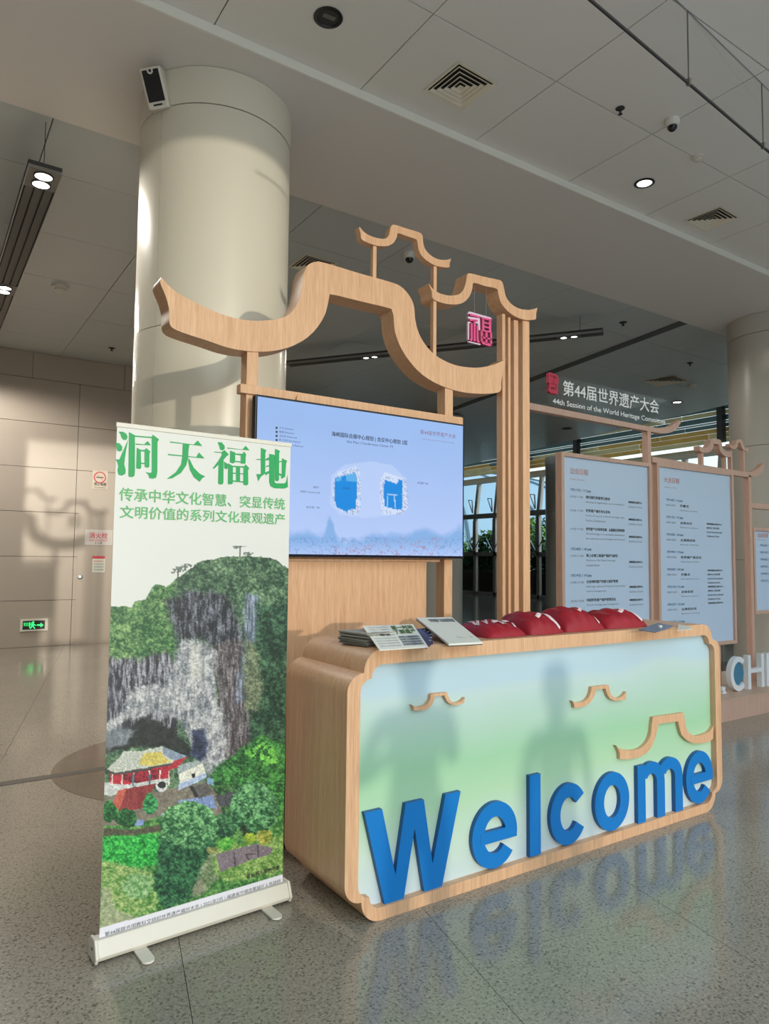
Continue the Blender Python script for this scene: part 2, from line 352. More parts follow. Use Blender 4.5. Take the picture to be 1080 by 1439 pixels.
def hit_col(x, y, cx=CX, cy=CY, r=CR):
    d = ray(x, y); a = d.x**2+d.y**2; b = 2*(d.x*-cx+d.y*-cy); c = cx*cx+cy*cy-r*r
    t = (-b-math.sqrt(b*b-4*a*c))/(2*a); return EYE + d*t
h = hit_col(222, 330); column(CX, CY, CR, CREAM, 'column_cream', math.atan2(h.y-CY, h.x-CX))
column(9.72, 5.0, CR, GREYSHADECOL, 'column_shaded_near')  # cream column standing in shade; the shade is put into the greyer colour
column(10.2, 12.965, CR, GREYSHADECOL, 'column_grey_far')
column(17.4, 15.7, CR, GREYSHADECOL, 'column_grey_window')
# glazed facade on the right, one window per bay
FRM = flat('window_frame_grey', srgb(176, 172, 170), 0.45)
bay = 1.22
for k in range(-8, 12):
    y0 = 19.25 + bay*k; y1 = y0 + bay
    m = MB()
    m.bar((20, y0, 0), (20.0, y0, 3.2), 0.14, 0.14); m.bar((20, y0, 3.2), (20.22, y0, 4.9), 0.15, 0.14)
    m.box((19.93, y0, 3.2), (20.07, y1, 3.40)); m.box((19.93, y0, 1.62), (20.07, y1, 1.78)); m.box((20.1, y0, 4.72), (20.3, y1, 4.95)); m.box((19.93, y0, 0), (20.07, y1, 0.12))
    wn = struct(m.build('window_%d' % (k+9), FRM))
    m = MB(); m.quad((20.0, y0+.05, 3.4), (20.0, y1-.05, 3.4), (20.2, y1-.05, 4.72), (20.2, y0+.05, 4.72)); m.build('pane', GLASS, wn, fix=False)
    m = MB(); m.quad((20.0, y0+.05, 1.78), (20.0, y1-.05, 1.78), (20.0, y1-.05, 3.2), (20.0, y0+.05, 3.2)); m.build('pane', GLASS, wn, fix=False)
    m = MB(); m.quad((20.0, y0+.05, 0.12), (20.0, y1-.05, 0.12), (20.0, y1-.05, 1.62), (20.0, y0+.05, 1.62)); m.build('pane', GLASSD, wn, fix=False)
    m = MB()
    m.bar((19.9, y0+.08, 3.45), (19.9, y0+.12, 4.0), 0.04, 0.03); m.bar((19.9, y0+.12, 4.0), (19.9, y0+.36, 4.02), 0.03, 0.03); m.bar((19.9, y0+.36, 4.02), (19.9, y0+.1, 3.45), 0.03, 0.03)
    m.bar((19.9, y0+.06, 1.9), (19.9, y0+.02, 3.15), 0.05, 0.04); m.bar((19.9, y0+.1, 1.85), (19.9, y0+.45, 2.35), 0.03, 0.03); m.bar((19.9, y0-.02, 1.85), (19.9, y0-.35, 2.35), 0.03, 0.03)
    m.build('window_stay', STEEL, wn)
# timber slat bands high above the windows
GOLD = [flat('golden_slat', srgb(250, 196, 100), 0.5, noise=0.25, nscale=2.5), flat('pale_golden_slat', srgb(255, 232, 176), 0.5, noise=0.2, nscale=2.5)]
TEAL = flat('teal_louvre', srgb(96, 132, 134), 0.4); WST = flat('white_louvre', srgb(196, 214, 214), 0.4)
t = empty('slatted_light_shelf', 'golden and teal slatted band above the far window wall', 'louvre')
for z0, z1, dx, ms in ((4.97, 5.10, 0, GOLD), (5.105, 5.25, .05, GOLD), (5.255, 5.38, .1, GOLD+[TEAL]), (5.39, 5.50, .15, [TEAL]), (5.51, 5.56, .2, [WST]), (5.57, 5.72, .25, [TEAL]), (5.73, 5.85, .3, [GOLD[1]]), (5.86, 6.0, .35, [TEAL]), (6.01, 6.2, .4, [TEAL])):
    yy = 9.5
    while yy < 33:
        L = random.choice((2.4, 3.1, 4.0)); m = MB(); m.box((19.5-dx, yy, z0), (19.56-dx, yy+L-.03, z1)); m.build('slat', random.choice(ms), t); yy += L
for yy in (11.2, 16.5, 19.0, 24.0): m = MB(); m.box((19.0, yy, 4.9), (19.2, yy+.16, 6.5)); m.build('hanger', DARK, t)
# outside: ground, hedge, ribbed dome
m = MB(); m.box((20.6, -60, -0.3), (160, 160, -0.12)); m.box((-60, -80, -0.3), (20.6, -22, -0.12)); struct(m.build('ground_outside', flat('ground', srgb(96, 108, 84), 0.9, noise=0.2, nscale=0.3)))
m = MB()
for k in range(7): m.box((20.75, 11+k*3.2, -0.1), (21.3, 13.9+k*3.2, 0.95))
PL = [m.build('planter', flat('brown_planter', srgb(92, 74, 58), 0.7))]
tag(PL[0], 'long brown planter boxes outside the lower panes', 'planter'); PL[0]['kind'] = 'stuff'
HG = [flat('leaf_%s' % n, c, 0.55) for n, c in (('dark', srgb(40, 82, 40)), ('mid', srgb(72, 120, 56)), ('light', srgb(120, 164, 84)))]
m = MB(); rnd = random.Random(7)
for i in range(15000):
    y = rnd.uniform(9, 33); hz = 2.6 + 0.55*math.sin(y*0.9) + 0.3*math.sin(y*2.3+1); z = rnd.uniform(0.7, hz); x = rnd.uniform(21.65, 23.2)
    s = rnd.uniform(0.08, 0.20); a = rnd.uniform(0, 6.3); b = rnd.uniform(-1, 1); u = Vector((math.cos(a)*math.cos(b), math.sin(a)*math.cos(b), math.sin(b)))*s
    v_ = u.cross(Vector((rnd.uniform(-1, 1), rnd.uniform(-1, 1), rnd.uniform(-1, 1)))).normalized()*s*0.5; c = Vector((x, y, z))
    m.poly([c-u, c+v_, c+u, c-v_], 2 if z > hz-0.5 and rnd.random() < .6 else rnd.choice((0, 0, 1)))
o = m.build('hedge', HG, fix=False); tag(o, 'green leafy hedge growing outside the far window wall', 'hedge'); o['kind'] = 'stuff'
m = MB(); c = EYE + ray(600, 700)*75; c.z = 0; R_ = 25
m.lathe(c, [(R_*math.cos(a), 10.4*math.sin(a)) for a in [i*math.pi/2/14 for i in range(15)]], 48, cap=False)
t = new_obj('dome', m.mesh('dome', flat('dome_skin', srgb(150, 172, 184), 0.5), smooth=True)); tag(t, 'pale ribbed dome roof seen through the far windows', 'dome')
m = MB()
for k in range(24):
    a = k*math.pi/12; m.tube([c + Vector((math.cos(a)*R_*math.cos(q)*1.004, math.sin(a)*R_*math.cos(q)*1.004, 10.45*math.sin(q))) for q in [i*math.pi/2/12 for i in range(12)]], 0.12, 5)
m.build('rib', flat('dome_rib', srgb(84, 104, 116), 0.5), t)

# ================================================================== RECEPTION DESK
DX0, DX1, DY0, DY1, DZ = 1.504, 4.19, 2.514, 3.07, 1.115
def notched(x0, x1, z0, z1, r1, r2, n=8):
    def corner():                      # offsets from the corner, top-left turning left-down
        pts = []
        for i in range(n+1):
            a = math.pi/2*i/n; pts.append((r2 + r1 - r1*math.sin(a), r1 - r1*math.cos(a)))
        for i in range(n+1):
            a = math.pi/2*i/n; pts.append((r2 - r2*math.sin(a), r1 + r2 - r2*math.cos(a)))
        return pts
    c = corner(); out = []
    out += [(x0+a, z1-b) for a, b in c]; out += [(x0+a, z0+b) for a, b in reversed(c)]
    out += [(x1-a, z0+b) for a, b in c]; out += [(x1-a, z1-b) for a, b in reversed(c)]
    return out
outer = notched(DX0, DX1, 0.0, DZ, 0.095, 0.08); inner = notched(DX0+.064, DX1-.058, 0.052, DZ-.066, 0.055, 0.055)
desk = empty('reception_desk', 'long wooden welcome desk with notched round corners and pale green front', 'desk')
m = MB(); m.prism([(x, DY0+.036, z) for x, z in outer], (0, DY1-DY0-.036, 0)); m.build('body', WOOD, desk, smooth=True)
m = MB(); N = len(outer)
for y, fl in ((DY0, 0), (DY0+.036, 1)):
    pass
for i in range(N):
    j = (i+1) % N; a, b, c, d = outer[i], outer[j], inner[j], inner[i]
    m.quad((a[0], DY0, a[1]), (b[0], DY0, b[1]), (c[0], DY0, c[1]), (d[0], DY0, d[1]))
    m.quad((a[0], DY0+.037, a[1]), (b[0], DY0+.037, b[1]), (b[0], DY0, b[1]), (a[0], DY0, a[1]))
    m.quad((d[0], DY0, d[1]), (c[0], DY0, c[1]), (c[0], DY0+.037, c[1]), (d[0], DY0+.037, d[1]))
fr_ = m.build('front_frame', WOOD, desk, fix=False)
# printed front: pale sky fading to green and back to white
mt, n_, b_ = nodes('front_print'); g_ = n_.nodes.new('ShaderNodeNewGeometry'); s_ = n_.nodes.new('ShaderNodeSeparateXYZ'); r_ = n_.nodes.new('ShaderNodeValToRGB'); no_ = n_.nodes.new('ShaderNodeTexNoise'); no_.inputs['Scale'].default_value = 1.6; no_.inputs['Detail'].default_value = 1
mp_ = n_.nodes.new('ShaderNodeMapRange'); mp_.inputs[1].default_value = 0.05; mp_.inputs[2].default_value = 1.05; ad_ = n_.nodes.new('ShaderNodeMath'); ad_.operation = 'MULTIPLY_ADD'; ad_.inputs[1].default_value = 0.22
n_.links.new(g_.outputs['Position'], s_.inputs[0]); n_.links.new(s_.outputs['Z'], mp_.inputs[0]); n_.links.new(g_.outputs['Position'], no_.inputs['Vector']); n_.links.new(no_.outputs['Fac'], ad_.inputs[0]); n_.links.new(mp_.outputs[0], ad_.inputs[2]); n_.links.new(ad_.outputs[0], r_.inputs[0]); n_.links.new(r_.outputs[0], b_.inputs['Base Color'])
el = r_.color_ramp.elements; el[0].position = 0.12; el[0].color = srgb(200, 214, 222); el[1].position = 1.08; el[1].color = srgb(182, 206, 218)
for p_, c_ in ((0.28, srgb(200, 220, 206)), (0.45, srgb(176, 212, 176)), (0.62, srgb(158, 204, 166)), (0.78, srgb(174, 206, 188)), (0.95, srgb(188, 210, 208))): x = el.new(p_); x.color = c_
b_.inputs['Roughness'].default_value = 0.5
m = MB(); m.poly([(x, DY0+.0355, z) for x, z in inner]); m.build('front_panel', mt, desk)
# the letters
YL0, YL1 = DY0+.012, DY0+.036
def ring(m, cx, cz, ax, az, t0, t1, thx, thz, n=40, e=0.0):
    YL0 = DY0+.012-e; P = []
    for i in range(n+1):
        t = math.radians(t0 + (t1-t0)*i/n); P.append(((cx+ax*math.cos(t), cz+az*math.sin(t)), (cx+(ax-thx)*math.cos(t), cz+(az-thz)*math.sin(t))))
    full = abs(t1-t0) >= 360
    for i in range(n):
        (a, b), (c, d) = P[i], P[i+1]
        m.quad((a[0], YL0, a[1]), (c[0], YL0, c[1]), (d[0], YL0, d[1]), (b[0], YL0, b[1]), 0)
        m.quad((a[0], YL0, a[1]), (c[0], YL0, c[1]), (c[0], YL1, c[1]), (a[0], YL1, a[1]), 1)
        m.quad((b[0], YL0, b[1]), (d[0], YL0, d[1]), (d[0], YL1, d[1]), (b[0], YL1, b[1]), 1)
    if not full:
        for k in (0, n):
            a, b = P[k]; m.quad((a[0], YL0, a[1]), (b[0], YL0, b[1]), (b[0], YL1, b[1]), (a[0], YL1, a[1]), 1)
def lp(m, pts, e=0.0): m.prism([(x, YL0-e, z) for x, z in pts], (0, YL1-YL0+e, 0), 0, 1)
def letter(fn):
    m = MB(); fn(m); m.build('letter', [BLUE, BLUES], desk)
def L_W(m):
    x0, x1, z0, z1 = 1.602, 2.118, 0.045, 0.445; wd = x1-x0; s = 0.088
    c1 = x0+wd*.30; c2 = x0+wd*.70; md = x0+wd*.5
    lp(m, [(x0, z1), (x0+s, z1), (c1+.004, z0+.115), (md-s*.56, z1), (md+s*.56, z1), (c2-.004, z0+.115), (x1-s, z1), (x1, z1), (c2+s*.54, z0), (c2-s*.54, z0), (md, z1-.115), (c1+s*.54, z0), (c1-s*.54, z0)])
def L_e(x0, x1, z0, z1):
    def f(m):
        cx, cz, ax, az = (x0+x1)/2, (z0+z1)/2, (x1-x0)/2, (z1-z0)/2
        ring(m, cx, cz, ax, az, -6, 322, .073, .068)
        lp(m, [(cx-ax+.05, cz+.022), (cx+ax-.004, cz+.022), (cx+ax-.002, cz-.032), (cx-ax+.05, cz-.032)], .0008)
    return f
letter(L_W); letter(L_e(2.187, 2.470, .057, .36))
letter(lambda m: lp(m, [(2.555, .443), (2.630, .443), (2.630, .056), (2.555, .056)]))
letter(lambda m: ring(m, 2.833, .209, .135, .152, 34, 326, .072, .068))
letter(lambda m: ring(m, 3.171, .211, .141, .152, 0, 360, .074, .066, 48))
def L_m(m):
    x0, x1, z0 = 3.385, 3.796, .045; s = .072; zt = .361; w2 = (x1-x0-s)/2
    lp(m, [(x0, zt), (x0+s-.004, zt), (x0+s-.004, z0), (x0, z0)], .0008)
    for k in (0, 1):
        c = x0 + s/2 + w2*k + w2/2 + .004; ax = w2/2 + s/2 - .002
        ring(m, c, zt-.105, ax, .112, 0, 150, s, .064, 20, .0006*k)
        lp(m, [(c+ax-s, zt-.104), (c+ax, zt-.104), (c+ax, z0), (c+ax-s, z0)], .0012+.0003*k)
letter(L_m); letter(L_e(3.834, 4.108, .057, .362))
# small roof-line ornaments on the front
def ornament(pts, sx, ox, oy, label=None, Y=DY0+.014):
    P = spline([atY(ox+a/sx, oy+b/sx, Y) for a, b in pts], 3)
    m = MB(); m.prism([(p.x, Y, p.z) for p in P], (0, DY0+.036-Y, 0)); m.build('roof_ornament', WOOD, desk)
ornament([(617,427),(617,427),(630,434),(655,436),(680,428),(700,405),(703,385),(708,376),(708,376),(780,370),(780,370),(784,385),(792,405),(812,418),(840,412),(860,393),(860,393),(856,418),(856,418),(840,424),(812,428),(785,418),(770,395),(766,383),(766,383),(722,388),(722,388),(718,405),(705,432),(680,448),(655,453),(625,452),(625,452),(624,440)], 3.27, 390, 860)
ornament([(295,355),(295,355),(310,362),(335,360),(355,348),(368,325),(372,303),(374,299),(374,299),(440,292),(440,292),(444,310),(452,332),(475,345),(497,335),(510,318),(510,318),(509,350),(509,350),(490,352),(465,354),(443,342),(432,320),(428,306),(428,306),(388,310),(388,310),(385,330),(372,355),(350,374),(325,382),(303,382),(303,382),(302,370)], 2.842, 700, 860)
ornament([(470,533),(470,533),(485,545),(520,553),(560,548),(590,525),(608,490),(613,450),(617,420),(617,420),(740,402),(740,402),(746,440),(755,475),(785,495),(820,488),(845,475),(860,452),(860,452),(857,505),(857,505),(840,518),(800,525),(765,520),(735,495),(722,460),(718,437),(718,437),(640,447),(640,447),(632,480),(618,525),(595,560),(560,580),(520,588),(485,588),(485,588),(483,560)], 2.842, 700, 860)

# ================================================================== WOODEN ARCH STAND BEHIND THE DESK
YA = 3.60
stand = empty('arch_stand', 'tall wooden roof-line arch stand holding the screen behind the desk', 'display stand')
def arch(pts, depth, Y=YA, name='roof_arch', k=4):
    P = spline([atY(a, b, Y) for a, b in pts], k); m = MB(); m.prism([(p.x, Y, p.z) for p in P], (0, depth, 0)); return m.build(name, WOOD, stand, smooth=True)
big = [(226.7,389.6),(226.7,389.6),(240,404),(255,414.8),(280.8,428.5),(306.5,439.8),(333.9,448),(357.9,450.7),(381.8,449.4),(399,445.6),(411,437),(420.2,419.9),(424.5,399.3),(427,384),(432.5,372.6),(443,368),(457,369.5),(503,383.5),(546.7,395.8),(563.3,402.8),(575.8,416.7),(581.4,430.6),(583.3,450),(588.3,468),(596.7,483.3),(609.2,497.2),(627.2,508.3),(646.7,514.7),(668.9,516.7),(688.3,513.9),(702.2,508.9),(710.5,504),(710.5,504),(706.4,522.2),(703.9,538.9),(703.6,547.2),(699.4,551.4),(688,553),(674.4,553.3),(652.2,551.4),(630,545.8),(607.8,536.1),(588.3,522.2),(571.7,502.8),(560.6,483.3),(554.4,463.9),(552.8,444.4),(550.5,437),(546.3,432.9),(507,423.5),(467.5,414),(462.6,416.5),(460.6,426.8),(455.5,443.9),(443.5,462.7),(426.4,478),(402.4,489),(375,493.9),(347.6,493.2),(320.2,488.4),(289.4,478),(258.5,468),(243,461),(238,452.4),(237.3,433.6),(232.8,416.5),(225,397)]
arch(big, 0.14)
f4 = lambda L: [(480+a/3.6, 300+b/3.6) for a, b in L]
small = f4([(90,67),(90,67),(115,95),(150,115),(195,127),(225,125),(240,105),(245,75),(255,60),(270,57),(330,77),(390,95),(408,112),(412,150),(425,185),(455,215),(490,232),(525,235),(553,228),(553,228),(545,255),(545,270),(530,273),(480,265),(440,245),(405,215),(388,180),(382,140),(370,128),(328,114),(285,100),(278,120),(262,148),(235,163),(200,165),(160,158),(115,140),(98,125),(95,100),(88,78)])
arch(small, 0.05)
mid = f4([(440,354),(440,354),(465,385),(500,405),(545,415),(590,410),(615,385),(628,345),(635,310),(650,303),(720,320),(790,335),(810,345),(820,375),(830,420),(855,455),(895,480),(940,488),(975,482),(990,476),(990,476),(983,505),(982,530),(972,537),(930,538),(880,522),(835,490),(805,450),(792,410),(783,381),(725,367),(668,351),(660,380),(645,420),(615,450),(575,460),(520,455),(475,440),(458,425),(455,395),(443,365)])
arch(mid, 0.125)
def post(xl, xr, yt, yb, Y, depth, parent=None, name='post', z0=None, mat=None):
    a = atY(xl, (yt+yb)/2, Y); b = atY(xr, (yt+yb)/2, Y); xm = (xl+xr)/2
    zt = atY(xm, yt, Y).z; zb = atY(xm, yb, Y).z if z0 is None else z0
    m = MB(); m.box((a.x, Y, zb), (b.x, Y+depth, zt)); return m.build(name, mat or WOOD, parent or stand, bevel=0.002)
post(523.8, 529, 342, 392, YA+.012, .03); post(608.8, 613.2, 372, 505, YA+.012, .035)
post(346, 362, 490, 600, YA+.01, .085, z0=0.0); post(624.7, 636, 540, 700, YA+.01, .085, z0=0.0)
for xl, xr, yt in ((705.6, 709.8, 441), (713.8, 717.2, 446), (722, 728, 450), (734.2, 743.8, 451)): post(xl, xr, yt, 600, YA+.02, .06, z0=0.0)
a, b = atY(337.3, 539, YA), atY(649.5, 590, YA); m = MB(); m.box((atY(345, 790, YA).x, YA+.032, 1.477), (atY(622, 790, YA).x, YA+.058, 1.56)); m.build('upper_rail', WOOD, stand)
m = MB(); a, b = atY(337.3, 539, YA), atY(649.5, 590, YA); m.box((a.x, YA-.006, a.z-.05), (b.x, YA+.05, a.z)); m.build('crossbar', WOOD, stand, bevel=.002)
a, b = atY(345, 850, YA+.03), atY(598.5, 850, YA+.03); m = MB(); m.box((a.x, YA+.03, 0), (b.x, YA+.06, 1.475)); m.build('back_panel', WOOD, stand)
a = atY(422, 563, YA-.01); m = MB(); m.lathe((a.x, YA-.02, a.z+.005), [(.03, 0), (.03, .018)], 16, axis=(0, 1, 0)); m.build('knob', WOOD, stand)
# hanging fu character
fu = empty('fu_character_sign', 'pink three-dimensional fu character hanging on wires inside the middle arch', 'sign')
YF = YA + 0.03
def fx(pts, m, y=YF, d=.022): m.prism([(lambda q: (q.x, y, q.z))(atY(652+a/24.55, 434+b/24.55, y)) for a, b in pts], (0, d, 0), 0, 1)
m = MB()
for st in ([(200,160),(540,255),(540,315),(460,300),(200,225)], [(190,345),(470,385),(470,440),(190,410)], [(330,400),(390,410),(390,1130),(330,1110)], [(230,480),(290,500),(290,1060),(240,1110),(200,1080),(200,1050),(230,1020)], [(430,580),(490,590),(490,1060),(530,1130),(530,1180),(450,1140),(430,1090)],
           [(600,290),(950,350),(950,410),(600,350)], [(620,340),(690,350),(690,740),(620,720)], [(855,380),(930,390),(930,790),(855,770)], [(690,455),(855,490),(855,540),(690,505)], [(690,590),(855,630),(855,680),(690,640)], [(600,710),(950,790),(950,840),(600,765)],
           [(575,740),(640,760),(640,1140),(575,1110)], [(900,820),(960,840),(960,1240),(900,1250)], [(735,800),(800,815),(800,1200),(735,1190)], [(600,950),(940,1020),(940,1080),(600,1010)], [(585,1120),(640,1130),(930,1210),(950,1270),(880,1290),(640,1210)]): fx(st, m)
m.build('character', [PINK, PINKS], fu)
m = MB()
for st in ([(140,100),(200,95),(920,300),(950,360),(560,270),(180,170),(130,190)], [(130,260),(540,330),(550,740),(500,730),(480,520),(380,480),(370,400),(140,330)], [(130,440),(230,450),(170,520),(165,1060),(130,1060)], [(140,1110),(560,1210),(560,1250),(150,1150)]): fx(st, m, YF+.004, .014)
m.build('backing', [PALEP, PALEP], fu)
for x in (666.3, 682.5):
    m = MB(); a = atY(x, 400, YF+.01); b = atY(x, 446, YF+.01); m.tube([b, a+Vector((0, 0, .06))], .0012, 5); m.build('wire', STEEL, fu)
# ------------------------------------------------------------------ the screen
YT = YA - .075
tv = empty('wall_screen', 'large black-framed flat screen showing a blue conference centre floor plan', 'television')
A_, B_ = atY(359, 553.5, YT), atY(652, 598.5, YT); ZB = atY(650, 785, YT).z; X0, X1, Z1, Z0 = A_.x, B_.x, A_.z, ZB
m = MB(); m.box((X0, YT, Z0), (X1, YT+.045, Z1)); m.build('housing', TVB, tv, bevel=.004)
# drawing on the screen, in plan coordinates 0..1 from the upper left
def paint_grid(nx, nz, fn, place, name, mat, parent):
    us = np.linspace(0, 1, nx+1); vs = np.linspace(0, 1, nz+1); U, V = np.meshgrid(us, vs)
    co = place(U, V); c = fn(U, V); me = bpy.data.meshes.new(name)
    idx = (np.arange(nz)[:, None]*(nx+1) + np.arange(nx)[None]).reshape(-1)
    quads = np.stack([idx, idx+nx+1, idx+nx+2, idx+1], 1)
    me.vertices.add(co.shape[0]*co.shape[1]); me.vertices.foreach_set('co', co.reshape(-1).astype('f'))
    me.loops.add(quads.size); me.loops.foreach_set('vertex_index', quads.reshape(-1).astype('i'))
    me.polygons.add(len(quads)); me.polygons.foreach_set('loop_start', (np.arange(len(quads))*4).astype('i'))
    me.update(calc_edges=True)
    at = me.color_attributes.new('print', 'FLOAT_COLOR', 'POINT')
    lin = np.where(c <= 0.04045, c/12.92, ((np.clip(c, 0, 1)+0.055)/1.055)**2.4)
    at.data.foreach_set('color', np.concatenate([lin, np.ones(lin.shape[:2]+(1,))], -1).reshape(-1).astype('f'))
    me.materials.append(mat); return new_obj(name, me, parent)
def vnoise(x, y, seed=0):
    xi = np.floor(x).astype(np.int64); yi = np.floor(y).astype(np.int64); fx_ = x-xi; fy_ = y-yi
    def h(i, j):
        n = (i*374761393 + j*668265263 + seed*982451653) & 0xffffffff; n = ((n ^ (n >> 13))*1274126177) & 0xffffffff; return ((n ^ (n >> 16)) & 0xffff)/65535.0
    sx = fx_*fx_*(3-2*fx_); sy = fy_*fy_*(3-2*fy_)
    return (h(xi, yi)*(1-sx)+h(xi+1, yi)*sx)*(1-sy) + (h(xi, yi+1)*(1-sx)+h(xi+1, yi+1)*sx)*sy
def fbm(x, y, s=0, o=4, lac=2.1, g=.55):
    t = 0; a = 1; n = 0
    for k in range(o): t = t + a*vnoise(x, y, s+k*17); n += a; x = x*lac; y = y*lac; a *= g
    return t/n
def inpoly(X, Y, P):
    r = np.zeros(X.shape, bool); n = len(P)
    for i in range(n):
        x1, y1 = P[i]; x2, y2 = P[(i+1) % n]
        if y1 == y2: continue
        c = ((Y >= min(y1, y2)) & (Y < max(y1, y2))) & (X < (x2-x1)*(Y-y1)/(y2-y1)+x1); r ^= c
    return r
def C3(r, g, b): return np.array([r, g, b])/255.0
def px_of(x, y, z):
    dx, dy, dz = x, y, z-1.5
    r = dx*RT.x+dy*RT.y+dz*RT.z; u = dx*UP.x+dy*UP.y+dz*UP.z; f = dx*FW.x+dy*FW.y+dz*FW.z
    return 540+F*r/f, 719.5-F*u/f
bz = .012; sx0, sx1, sz0, sz1 = X0+bz, X1-bz, Z0+bz*1.3, Z1-bz
def tv_place(U, V): return np.stack([sx0+(sx1-sx0)*U, np.full(U.shape, YT-.001), sz1-(sz1-sz0)*V], -1)
def tv_paint(U, V):
    p = tv_place(U, V); X, Y = px_of(p[..., 0], p[..., 1], p[..., 2])
    c = C3(150, 184, 236)[None, None]*(1-V[..., None]) + C3(186, 206, 250)[None, None]*V[..., None]
    c = c*(1+.03*(fbm(U*3, V*3, 5)[..., None]-.5))
    def fill(mask, rgb, a=1.0): c[mask] = c[mask]*(1-a) + C3(*rgb)*a
    q = lambda L: [(420+a/6, 630+b/6) for a, b in L]
    fill(inpoly(X, Y, q([(270,230),(380,140),(600,110),(780,140),(900,250),(920,500),(800,560),(560,590),(340,560),(260,470)])), (196, 214, 250), .55)
    fill(inpoly(X, Y, q([(290,260),(330,200),(480,150),(515,200),(520,520),(480,565),(330,520),(285,460)])), (214, 226, 248), .8)
    fill(inpoly(X, Y, q([(690,260),(720,200),(900,260),(920,500),(870,560),(700,560),(680,400)])), (214, 226, 248), .8)
    fill(inpoly(X, Y, q([(305,250),(475,205),(490,270),(480,510),(415,520),(410,540),(320,500),(300,440)])), (20, 138, 222))
    fill(inpoly(X, Y, q([(395,225),(475,205),(488,280),(395,280)])), (92, 176, 232)); fill(inpoly(X, Y, q([(310,252),(355,238),(355,275),(308,278)])), (92, 176, 232))
    fill(inpoly(X, Y, q([(720,262),(820,300),(845,262),(872,268),(868,510),(835,520),(720,490),(712,370)])), (20, 138, 222))
    fill(inpoly(X, Y, q([(712,388),(870,388),(870,394),(712,394)])), (180, 210, 245)); fill(inpoly(X, Y, q([(740,400),(748,400),(748,490),(740,490)])), (180, 210, 245)); fill(inpoly(X, Y, q([(800,400),(808,400),(815,500),(806,500)])), (180, 210, 245))
    tk = (vnoise(X*1.1, Y*1.1, 3) > .62)
    ringm = inpoly(X, Y, q([(290,240),(480,150),(515,200),(520,520),(480,565),(330,520),(285,460)])) & ~inpoly(X, Y, q([(302,250),(475,205),(490,270),(480,510),(415,520),(410,540),(320,500),(300,440)]))
    ring2 = inpoly(X, Y, q([(695,240),(900,260),(930,500),(860,560),(700,550),(685,400)])) & ~inpoly(X, Y, q([(712,262),(872,262),(872,510),(800,550),(712,500)]))
    fill((ringm | ring2) & tk, (130, 150, 190), .7)
    # blue ridge along the bottom
    rd = 758 - 16*np.exp(-((X-425)/34)**2) - 30*np.exp(-((X-464)/7)**2) - 12*np.exp(-((X-540)/40)**2) - 18*np.exp(-((X-598)/26)**2) - 22*np.exp(-((X-648)/20)**2) + 10*(fbm(X/9, Y/9, 9)-.5)
    k = np.clip((Y-rd)/10, 0, 1); fade = np.clip((785-Y)/26, 0, 1)
    c[:] = c*(1-(.55*k*fade)[..., None]) + C3(98, 156, 214)*(.55*k*fade)[..., None]
    lines = (np.abs(fbm(X/5, Y/5, 21, 2)-.5) < .035) & (Y > 755); fill(lines, (110, 140, 190), .5)
    pk = inpoly(X, Y, [(470,770),(640,740),(600,790),(470,790)]); fill(pk & lines, (200, 130, 150), .5)
    return c
scr = paint_grid(230, 132, tv_paint, tv_place, 'screen_image', attr_mat('screen_glow', 0.12, 1.0), tv)
YS = YT - .002
def tvt(s, x0, y0, x1, h, mat=INK, off=.0): text_px(s, x0, y0, x1, h, YS, mat, tv, off=off, lift=0.0006)
EINK = flat('screen_ink', (0, 0, 0, 1), .3, emit=srgb(44, 60, 84), es=.8); EINR = flat('screen_ink_red', (0, 0, 0, 1), .3, emit=srgb(150, 96, 120), es=.8)
tvt('海峡国际会展中心规划 | 会议中心规划 2层', 465.5, 614, 572, 8, EINK, .01); tvt('Site Plan | Conference Center F2', 487, 623, 552, 4.4, EINK)
tvt('第44届世界遗产大会', 590, 610, 640, 6.5, EINR); tvt("44th Session of the World Heritage Committee", 593, 618, 638, 2, EINR)
for i, s in enumerate(['入口 Entrance', '电梯 Elevators', '卫生间 Washroom', '第三卫生间 Other Washroom', '女卫生间 Female Washroom']):
    y = 602.5+i*5.7; tvt(s, 392, y, 392+[20, 21, 25, 30, 34][i], 3.3, EINK)
    m = MB(); a = atY(388.5, y-1.3, YS); m.lathe((a.x, YS, a.z), [(.007, 0), (.007, .0008)], 12, axis=(0, 1, 0)); m.build('legend_dot', EINK, tv)
for s, x0, y, x1, h in (('宴会厅', 440, 686, 448, 3), ('大宴会厅 Conference Hall', 421, 692, 449, 3.2), ('会议室  VIP', 430, 714, 449, 3), ('多功能厅 Hall', 586, 680, 601, 3.4), ('主会场', 481, 687, 491, 2.6)): tvt(s, x0, y, x1, h, EINK)
